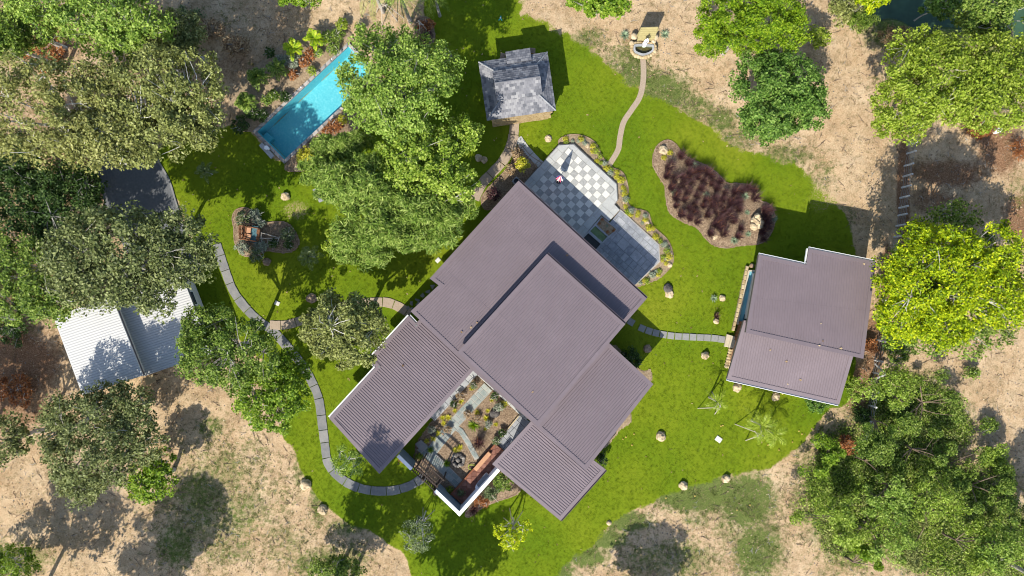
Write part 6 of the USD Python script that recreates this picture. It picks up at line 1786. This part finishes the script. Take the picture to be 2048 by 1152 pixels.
rs_ = np.random.default_rng(123)
for k, (x, y, lf, lab) in enumerate([(cz(640, 330), 0, 'leaf_dry', 'dry dull shrub near the top of the courtyard by the verandah'), (cz(560, 430), 0, 'leaf_dark', 'dark shrub beside the courtyard verandah between bromeliads'), (cz(810, 190), 0, 'leaf_bluegreen', 'dull green shrub in the top corner of the courtyard'), (cz(850, 620), 0, 'leaf_dry', 'dry brown plant above the large green rosette'),
                                     (cz(1080, 330), 0, 'leaf_dark', 'dark plant at the upper right courtyard edge'), (cz(1130, 470), 0, 'leaf_silver', 'silver plant left of the dark hollow rock'), (cz(280, 760), 0, 'leaf_silver', 'grey leaved plant near the pale entry slab'), (cz(480, 760), 0, 'leaf_dry', 'brown dead plant beside the pinkish small rock'), (cz(1180, 800), 0, 'leaf_dark', 'low dark hedge plant beside the slate verandah'),
                                     (cz(1100, 900), 0, 'leaf_bluegreen', 'low hedge plant beside the large purple grass'), (cz(730, 560), 0, 'leaf_dry', 'faded plant on the right rim of the flagstone path'), (cz(1010, 690), 0, 'leaf_silver', 'pale grey plant in the middle right of the courtyard')]):
    x, y = x
    T('shrub', lab, [(x, y, 6, 6, .35, .25)], lf, .10, 420, cr=.2, trunk_r=.012, seed=700 + k, cat='shrub', limbs=3)
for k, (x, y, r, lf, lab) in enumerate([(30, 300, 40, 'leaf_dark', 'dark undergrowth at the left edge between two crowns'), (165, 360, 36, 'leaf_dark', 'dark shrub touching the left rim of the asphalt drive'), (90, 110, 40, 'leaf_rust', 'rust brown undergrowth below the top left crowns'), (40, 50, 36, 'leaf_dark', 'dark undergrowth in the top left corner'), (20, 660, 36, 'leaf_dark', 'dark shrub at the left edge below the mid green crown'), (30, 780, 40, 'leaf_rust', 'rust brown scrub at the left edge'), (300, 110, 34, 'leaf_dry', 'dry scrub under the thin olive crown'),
                                        (420, 60, 30, 'leaf_dry', 'dry scrub on the sandy slope above the pool'), (470, 90, 26, 'leaf_dry', 'dry grassy scrub left of the pool palms'), (370, 40, 32, 'leaf_bluegreen', 'grey green scrub at the top edge right of the green crown'), (1690, 890, 22, 'leaf_rust', 'rust coloured scrub on the bare slope below the cottage'), (1725, 830, 18, 'leaf_dark', 'dark scrub beside the lower fence'), (1740, 690, 14, 'leaf_rust', 'rust brown scrub between cottage and fence'),
                                        (1640, 880, 14, 'leaf_bright', 'small bright scrub at the lawn edge below the cottage'), (1945, 745, 12, 'leaf_mid', 'small weed on the sand right of the woodland'), (1980, 850, 16, 'leaf_mid', 'green weed on the sand near the right edge'), (1800, 700, 34, 'leaf_mid', 'green scrub below the vivid yellow crown')]):
    T('scrub', lab, [(x, y, r, r * .8, .5, .4)], lf, .16, int(45 * r), cr=.35, trunk_r=.015, seed=720 + k, cat='scrub', limbs=4, gaps=.3, rough=.5)


def palm(name, label, px, py, h, n, fl_, seed, leaf='leaf_palm', droop=.55, trunk_r=.09, cat='palm', leaflet=.26, el=(.15, 1.25), frond_from=None, wl_=.035):
    rng = np.random.default_rng(seed)
    t = thing(name, label, cat, loc=None)
    top = P(px, py, h)
    bs = top.copy()
    bs[2] = -.1
    if h > .5:
        obj('trunk', tube([bs, (bs + top) / 2, top], [trunk_r * 1.4, trunk_r, trunk_r * .9], 8), MAT['bark_grey'], t, smooth=60)
    for q_ in range(n):
        a_ = q_ * 2.39996 + rng.uniform(-.2, .2)
        e = el[0] + (el[1] - el[0]) * (q_ / max(n - 1, 1)) + rng.uniform(-.1, .1)
        l_ = fl_ * rng.uniform(.8, 1.1)
        d = np.array([math.cos(a_), math.sin(a_), 0])
        s_ = np.array([-d[1], d[0], 0])
        tt_ = np.linspace(0, 1, 9)
        pts = top + d * (l_ * math.cos(e) * tt_)[:, None] * (1 - .12 * tt_[:, None]) + np.array([0, 0, 1]) * (l_ * (math.sin(e) * tt_ - droop * tt_ ** 2))[:, None]
        pts[:, 2] = np.maximum(pts[:, 2], .05)
        parts = [tube(pts, np.linspace(.025, .008, 9), 3, False)]
        m_ = 16
        for side in (-1, 1):
            u = np.linspace(.12, .98, m_)
            bp = np.stack([np.interp(u, tt_, pts[:, c_]) for c_ in range(3)], 1)
            tg = np.stack([np.gradient(bp[:, c_]) for c_ in range(3)], 1)
            tg /= np.linalg.norm(tg, axis=1, keepdims=True)
            ll = leaflet * np.sin(np.pi * (u * .8 + .14)) * rng.uniform(.85, 1.1, m_)
            dirn = tg * .65 + s_ * side * .8 + np.array([0, 0, -.18])
            dirn /= np.linalg.norm(dirn, axis=1, keepdims=True)
            tip = bp + dirn * ll[:, None]
            mid = bp + dirn * ll[:, None] * .45
            v = np.stack([bp, mid + tg * wl_ * .7, tip, mid - tg * wl_ * .7], 1).reshape(-1, 3)
            k_ = np.arange(m_)[:, None] * 4
            parts.append((v, np.vstack([k_ + np.array([[0, 1, 2]]), k_ + np.array([[0, 2, 3]])])))
        obj('frond', join(parts), MAT[leaf], t)
    return t


palm('palm', 'yellow green palm, lower of the two sunlit palms of the pool bed', 585, 96, .9, 13, 1.1, 1, droop=.4, el=(.1, 1.0), leaflet=.3, wl_=.05)
palm('palm', 'yellow green palm, upper of the two sunlit palms of the pool bed', 629, 77, .9, 13, 1.1, 2, droop=.4, el=(.1, 1.0), leaflet=.3, wl_=.05)
palm('palm', 'green palm in the middle of the pool bed', 554, 138, .9, 13, 1.1, 3, 'leaf_mid', droop=.4, el=(.1, 1.0), leaflet=.3, wl_=.05)
palm('palm', 'dark green palm at the upper left of the pool bed', 513, 154, 1.0, 20, 1.15, 4, 'leaf_mid', leaflet=.36, wl_=.06)
palm('palm', 'dark green palm at the lower left end of the pool bed', 490, 204, 1.0, 20, 1.15, 5, 'leaf_mid', leaflet=.36, wl_=.06)
palm('palm', 'thin dark palm on the lawn left of the pool', 410, 343, 1.3, 12, 1.1, 6, 'leaf_bluegreen', trunk_r=.04, wl_=.025)
palm('palm', 'thin grey green palm on the shaded lawn right of the cart bed', 617, 512, 1.6, 13, 1.3, 7, 'leaf_bluegreen', trunk_r=.05, leaflet=.4, wl_=.02)
palm('palm', 'staked young palm left of two below the cottage', 1434, 803, 2.0, 8, 1.3, 8, 'leaf_lime', trunk_r=.07, el=(.1, .9), wl_=.025)
palm('palm', 'staked young palm with broad yellow fronds right of two below the cottage', 1524, 852, 2.2, 12, 1.9, 9, 'leaf_lime', trunk_r=.08, el=(.05, .9), leaflet=.42)
palm('palm', 'young palm right of the yellow frond palm near the woodland edge', 1548, 868, 1.6, 10, 1.7, 10, 'leaf_lime', trunk_r=.06, el=(.05, .9), leaflet=.4)
palm('palm', 'tall palm with drooping fronds cut by the top edge left of the red bed', 800, -10, 5.0, 15, 2.4, 12, 'leaf_fresh', droop=.75, trunk_r=.13, leaflet=.5, el=(.0, 1.0))
palm('palm', 'palm with one long hanging frond at the top edge above the pool', 742, -28, 4.6, 12, 3.0, 13, 'leaf_fresh', droop=.6, trunk_r=.12, leaflet=.5, el=(.0, 1.0))
palm('palm', 'green feathery palm at the top edge above the staked tree bed', 868, -12, 4.0, 14, 2.2, 14, 'leaf_mid', droop=.7, trunk_r=.1, leaflet=.45, el=(.0, 1.0))


# stakes that prop young trees
def stakes(label, px, py, feet, h=1.55, frame=True, material='grey_timber'):
    t = thing('tree_stakes', label, 'stakes')
    c = P(px, py, 0)
    hd = []
    for x, y in feet:
        f_ = P(x, y, 0)
        tp2 = c + (f_ - c) * .22
        tp2[2] = h
        f_[2] = -.1
        obj('pole', tube([f_, tp2], [.035, .03], 6), MAT[material], t)
        hd.append(tp2)
    if frame:
        for a_, b_ in zip(hd, hd[1:] + hd[:1]):
            e = (b_ - a_) / (np.linalg.norm(b_ - a_) + 1e-6)
            obj('crosspiece', bar(a_ - e * .12, b_ + e * .12, .05), MAT[material], t)
    return t


stakes('timber stakes propping the left young palm below the cottage', 1424, 806, [(1395, 817), (1430, 829), (1443, 803), (1424, 783)])
stakes('timber stakes propping the right young palm below the cottage', 1505, 858, [(1469, 848), (1491, 882), (1520, 846), (1528, 874)])
stakes('timber stakes propping the yellow leaved young tree below the south wing', 1026, 1030, [(1007, 1036), (1046, 1022), (1024, 1060), (1019, 1016)], 1.9)
stakes('timber stakes propping the blue green young tree by the courtyard corner', 852, 1025, [(840, 1034), (870, 1020), (862, 1035), (846, 1015)], 1.6)
stakes('timber stakes around the young tree in the red foliage bed', 845, 58, [(832, 45), (862, 70), (838, 66)], 1.2)
stakes('timber stakes of the palm cut by the top edge', 772, 22, [(764, 52), (752, 24), (795, 42), (808, 36)], 1.5)
stakes('timber stakes under the airy young tree by the west wing', 718, 908, [(722, 902), (712, 918), (728, 914)], 1.3)

# brush pile
T('brush_pile', 'heap of dry red brown brush at the right edge below the lime tree', [(1953, 262, 22, 15, .6, .5), (1975, 250, 18, 12, .5, .4)], 'leaf_rust', .24, 1500, cr=.4, trunk_r=.02, seed=180, cat='brush pile', aspect=.2)
T('brush_pile', 'small heap of red brown brush cut by the right edge', [(2040, 300, 14, 20, .5, .4)], 'leaf_rust', .22, 500, cr=.4, trunk_r=.02, seed=181, cat='brush pile', aspect=.2)

# trees standing outside the frame whose shadows fall into it
OUT = [(-243, 1014, 90, 80, 8, 1.8), (-300, 820, 80, 70, 8, 1.8), (124, 1404, 95, 80, 9, 2.0), (40, 1510, 100, 80, 9, 2.0), (784, 1476, 95, 85, 9, 2.0), (550, 1380, 75, 75, 13, 1.8), (618, 1330, 90, 70, 8, 1.8), (-60, 1300, 100, 90, 7, 1.8), (1247, 1400, 80, 60, 7, 1.6), (2125, 1190, 50, 60, 7, 1.5), (2180, 620, 60, 60, 6, 1.5)]
OL = ['tree beyond the bottom edge casting the long shadow on the sandy slope', 'tree beyond the left edge shading the red brown soil', 'tree beyond the left edge beside the shed', 'tree beyond the bottom edge left of the sandy slope', 'tree beyond the bottom edge shading the lawn', 'tall tree beyond the bottom edge shading the west wing roof', 'tree beyond the bottom edge near the long path', 'tree beyond the bottom left corner', 'tree beyond the bottom edge right of the house', 'tree beyond the bottom right corner', 'tree beyond the right edge']
for k, (b_, l_) in enumerate(zip(OUT, OL)):
    T('outer_tree', l_, [b_], 'leaf_mid', .3, 4200, cr=.7, seed=190 + k, gaps=.25, twig=False)

# ------------------------------------------------------------------ grass, weeds, straw and litter
def scatter(name, label, cat, protos, pos, rng, smin, smax):
    pi = UsdGeom.PointInstancer.Define(stage, numbered('/World', name))
    tag(pi.GetPrim(), label, cat, None, 'stuff')
    rel = pi.CreatePrototypesRel()
    for k, (m_, mt) in enumerate(protos):
        o = usdkit.mesh(stage, f'{pi.GetPath()}/piece_{k:03d}', m_, MAT[mt])
        add_tone(o, m_[0], np.asarray(m_[1]))
        rel.AddTarget(o.GetPath())
    n = len(pos)
    pi.CreateProtoIndicesAttr(Vt.IntArray.FromNumpy(rng.integers(0, len(protos), n).astype(np.int32)))
    pi.CreatePositionsAttr(Vt.Vec3fArray.FromNumpy(pos.astype(np.float32)))
    a_ = rng.uniform(0, 2 * np.pi, n)
    qh = np.zeros((n, 4), np.float16)
    qh[:, 2], qh[:, 3] = np.sin(a_ / 2), np.cos(a_ / 2)
    pi.CreateOrientationsAttr(Vt.QuathArray.FromNumpy(qh))
    s_ = rng.uniform(smin, smax, n)
    pi.CreateScalesAttr(Vt.Vec3fArray.FromNumpy(np.repeat(s_[:, None], 3, 1).astype(np.float32)))


def tuft(n, h, spread, w, seed):
    rng = np.random.default_rng(seed)
    a_ = rng.uniform(0, 2 * np.pi, n)
    d = np.stack([np.cos(a_), np.sin(a_), 0 * a_], 1)
    s_ = np.stack([-d[:, 1], d[:, 0], 0 * a_], 1)
    b0 = np.c_[rng.normal(size=(n, 2)) * spread * .45, np.zeros(n)]
    tip = b0 + d * (spread * rng.uniform(.2, .8, n))[:, None] + np.array([0, 0, 1]) * (h * rng.uniform(.5, 1.1, n))[:, None]
    v = np.stack([b0 - s_ * w, b0 + s_ * w, tip], 1).reshape(-1, 3)
    return v, np.arange(3 * n).reshape(-1, 3)


rng_ = np.random.default_rng(77)
hard = unary_union([PAT, SLA, po, court] + list(BEDS.values()) + [LineString(wp).buffer(.25)] + [Polygon(P2(DRIVE))] +
                   [LineString([P(x, y)[:2] for x, y in pts]).buffer(.4) for pts in ([(433, 488), (452, 545), (488, 612), (548, 664), (606, 732), (638, 800), (650, 890), (676, 952), (745, 981), (818, 972), (856, 946)], [(540, 650), (600, 642), (700, 610), (822, 628)], [(1029, 236), (1006, 322), (948, 400)], [(1247, 640), (1326, 669), (1443, 679)])])
shapely.prepare(hard)


def field_points(n, test):
    x, y = rng_.uniform(-41, 41, n), rng_.uniform(-23.2, 23.2, n)
    keep = test(grid_at(w_lawn, x, y), grid_at(w_green, x, y), x, y) & ~shapely.contains_xy(hard, x, y)
    x, y = x[keep], y[keep]
    return np.c_[x, y, grid_at(GZ, x, y) - .005]


scatter('lawn_grass', 'short bright green mown grass blades of the lawn', 'grass', [(tuft(16, .055, .10, .006, k), 'grass_blade') for k in range(4)], field_points(150000, lambda l, g, x, y: l > .6), rng_, .7, 1.3)
scatter('weed_cover', 'dull green low weeds growing on bare ground', 'weeds', [(tuft(12, .11, .16, .012, 10 + k), 'weed_blade') for k in range(4)], field_points(90000, lambda l, g, x, y: (l < .4) & (rng_.random(len(x)) < g * .7) & (g > .2) & (meshkit.noise(np.stack([x * 1.1, y * 1.1, x * 0], -1), 5) > .42)), rng_, .6, 1.5)
scatter('dry_grass', 'dry straw coloured grass tufts on sandy soil', 'dry grass', [(tuft(11, .10, .15, .006, 20 + k), 'straw') for k in range(4)], field_points(70000, lambda l, g, x, y: (l < .3) & (meshkit.noise(np.stack([x * .8, y * .8, x * 0 + 3], -1), 6) > .45)), rng_, .5, 1.3)
cl = [(rock_mesh(500 + k, .035, .6, 1), mt) for k, mt in enumerate(('rock_brown', 'rock_dark', 'rock_cream', 'bark_brown'))]
tw = []
for k in range(3):
    g_ = np.random.default_rng(600 + k)
    tw.append((join([tube([(0, 0, .02), (.12 + .08 * k, .03, .03), (.3 + .1 * k, .08 * g_.normal(), .02)], [.012, .010, .005], 4), tube([(.12, .03, .03), (.2, .12, .04)], [.008, .004], 4)]), 'bark_brown' if k else 'bark_grey'))
scatter('soil_stones', 'small stones and clods lying on the bare soil', 'stones', cl, field_points(26000, lambda l, g, x, y: (l < .3) & (meshkit.noise(np.stack([x * .6, y * .6, x * 0 + 9], -1), 16) > .35)), rng_, .5, 2.2)
scatter('fallen_twigs', 'dry twigs lying on the bare soil', 'twigs', tw, field_points(5200, lambda l, g, x, y: (l < .25)), rng_, .6, 1.8)
ug = []
for k, lf in enumerate(('leaf_mid', 'leaf_wood', 'leaf_mid', 'leaf_olive')):
    g_ = np.random.default_rng(640 + k)
    q_ = g_.normal(size=(46, 3)) * np.array([.26, .26, .10]) + np.array([0, 0, .22])
    ug.append((leaves(q_, g_.normal(size=q_.shape) * .5 + np.array([0, 0, 1]), g_.uniform(.08, .2, len(q_)), g_, .5), lf))
scatter('undergrowth', 'low leafy undergrowth between the woodland trees', 'undergrowth', ug, field_points(45000, lambda l, g, x, y: (l < .3) & (g > .55) & (x > 22) & (y < -5) & (rng_.random(len(x)) < g * .9)), rng_, .5, 1.4)
# fallen leaves
n_ = 5200
fx, fy = rng_.uniform(-41, 41, n_), rng_.uniform(-23, 23, n_)
lw_ = grid_at(w_lawn, fx, fy)
keep = (rng_.random(n_) < np.where(lw_ > .5, .16, .8)) & ~shapely.contains_xy(hard, fx, fy)
fx, fy = fx[keep], fy[keep]
c_ = np.c_[fx, fy, grid_at(GZ, fx, fy) + .03]
obj('fallen_leaves', leaves(c_, np.array([0, 0, 1]) + rng_.normal(size=c_.shape) * .3, rng_.uniform(.08, .2, len(c_)), rng_, .6), MAT['leaf_dry'], None, 'dry brown fallen leaves scattered over the soil', 'leaf litter', None, 'stuff')
# a handful of yellow fallen fruit or leaves on the lower lawn and on the roofs
sp_ = [(1246, 878), (1252, 874), (1268, 868), (1442, 852), (1536, 890), (1446, 851), (1332, 996), (1390, 992), (1474, 1020), (1500, 1010), (1604, 868), (1598, 862), (1558, 900), (1585, 884), (1264, 890), (1536, 858), (1565, 788), (764, 1010)]
ff = [(rock_mesh(400 + k, .07, .7, 1)[0] + P(x, y, .04), rock_mesh(400 + k, .07, .7, 1)[1]) for k, (x, y) in enumerate(sp_)]
obj('fallen_fruit', join(ff), MAT['fallen_fruit'], None, 'small yellow fallen fruit dotted over the lower lawn', 'fallen fruit', None, 'stuff', smooth=True)
rl = []
for x, y, pl_ in [(1727, 528, plU), (1645, 682, plU), (1681, 697, plU), (1638, 691, plU), (1641, 647, plU), (1540, 700, plL), (1572, 723, plL), (1600, 760, plL), (1575, 768, plL), (1134, 511, pl1), (954, 645, pl1), (923, 664, pl1), (942, 655, pl1), (806, 731, pl3), (1065, 784, pl2)]:
    w = pl_.px((x, y))
    rl.append((w[0], w[1], pl_.z(*w) + .065))
rl = np.array(rl)
obj('roof_leaves', leaves(rl, np.array([0, 0, 1]) + rng_.normal(size=rl.shape) * .2, rng_.uniform(.12, .26, len(rl)), rng_, .7), MAT['leaf_dry'], None, 'few dry leaves lying on the metal roofs', 'fallen leaves', None, 'stuff')
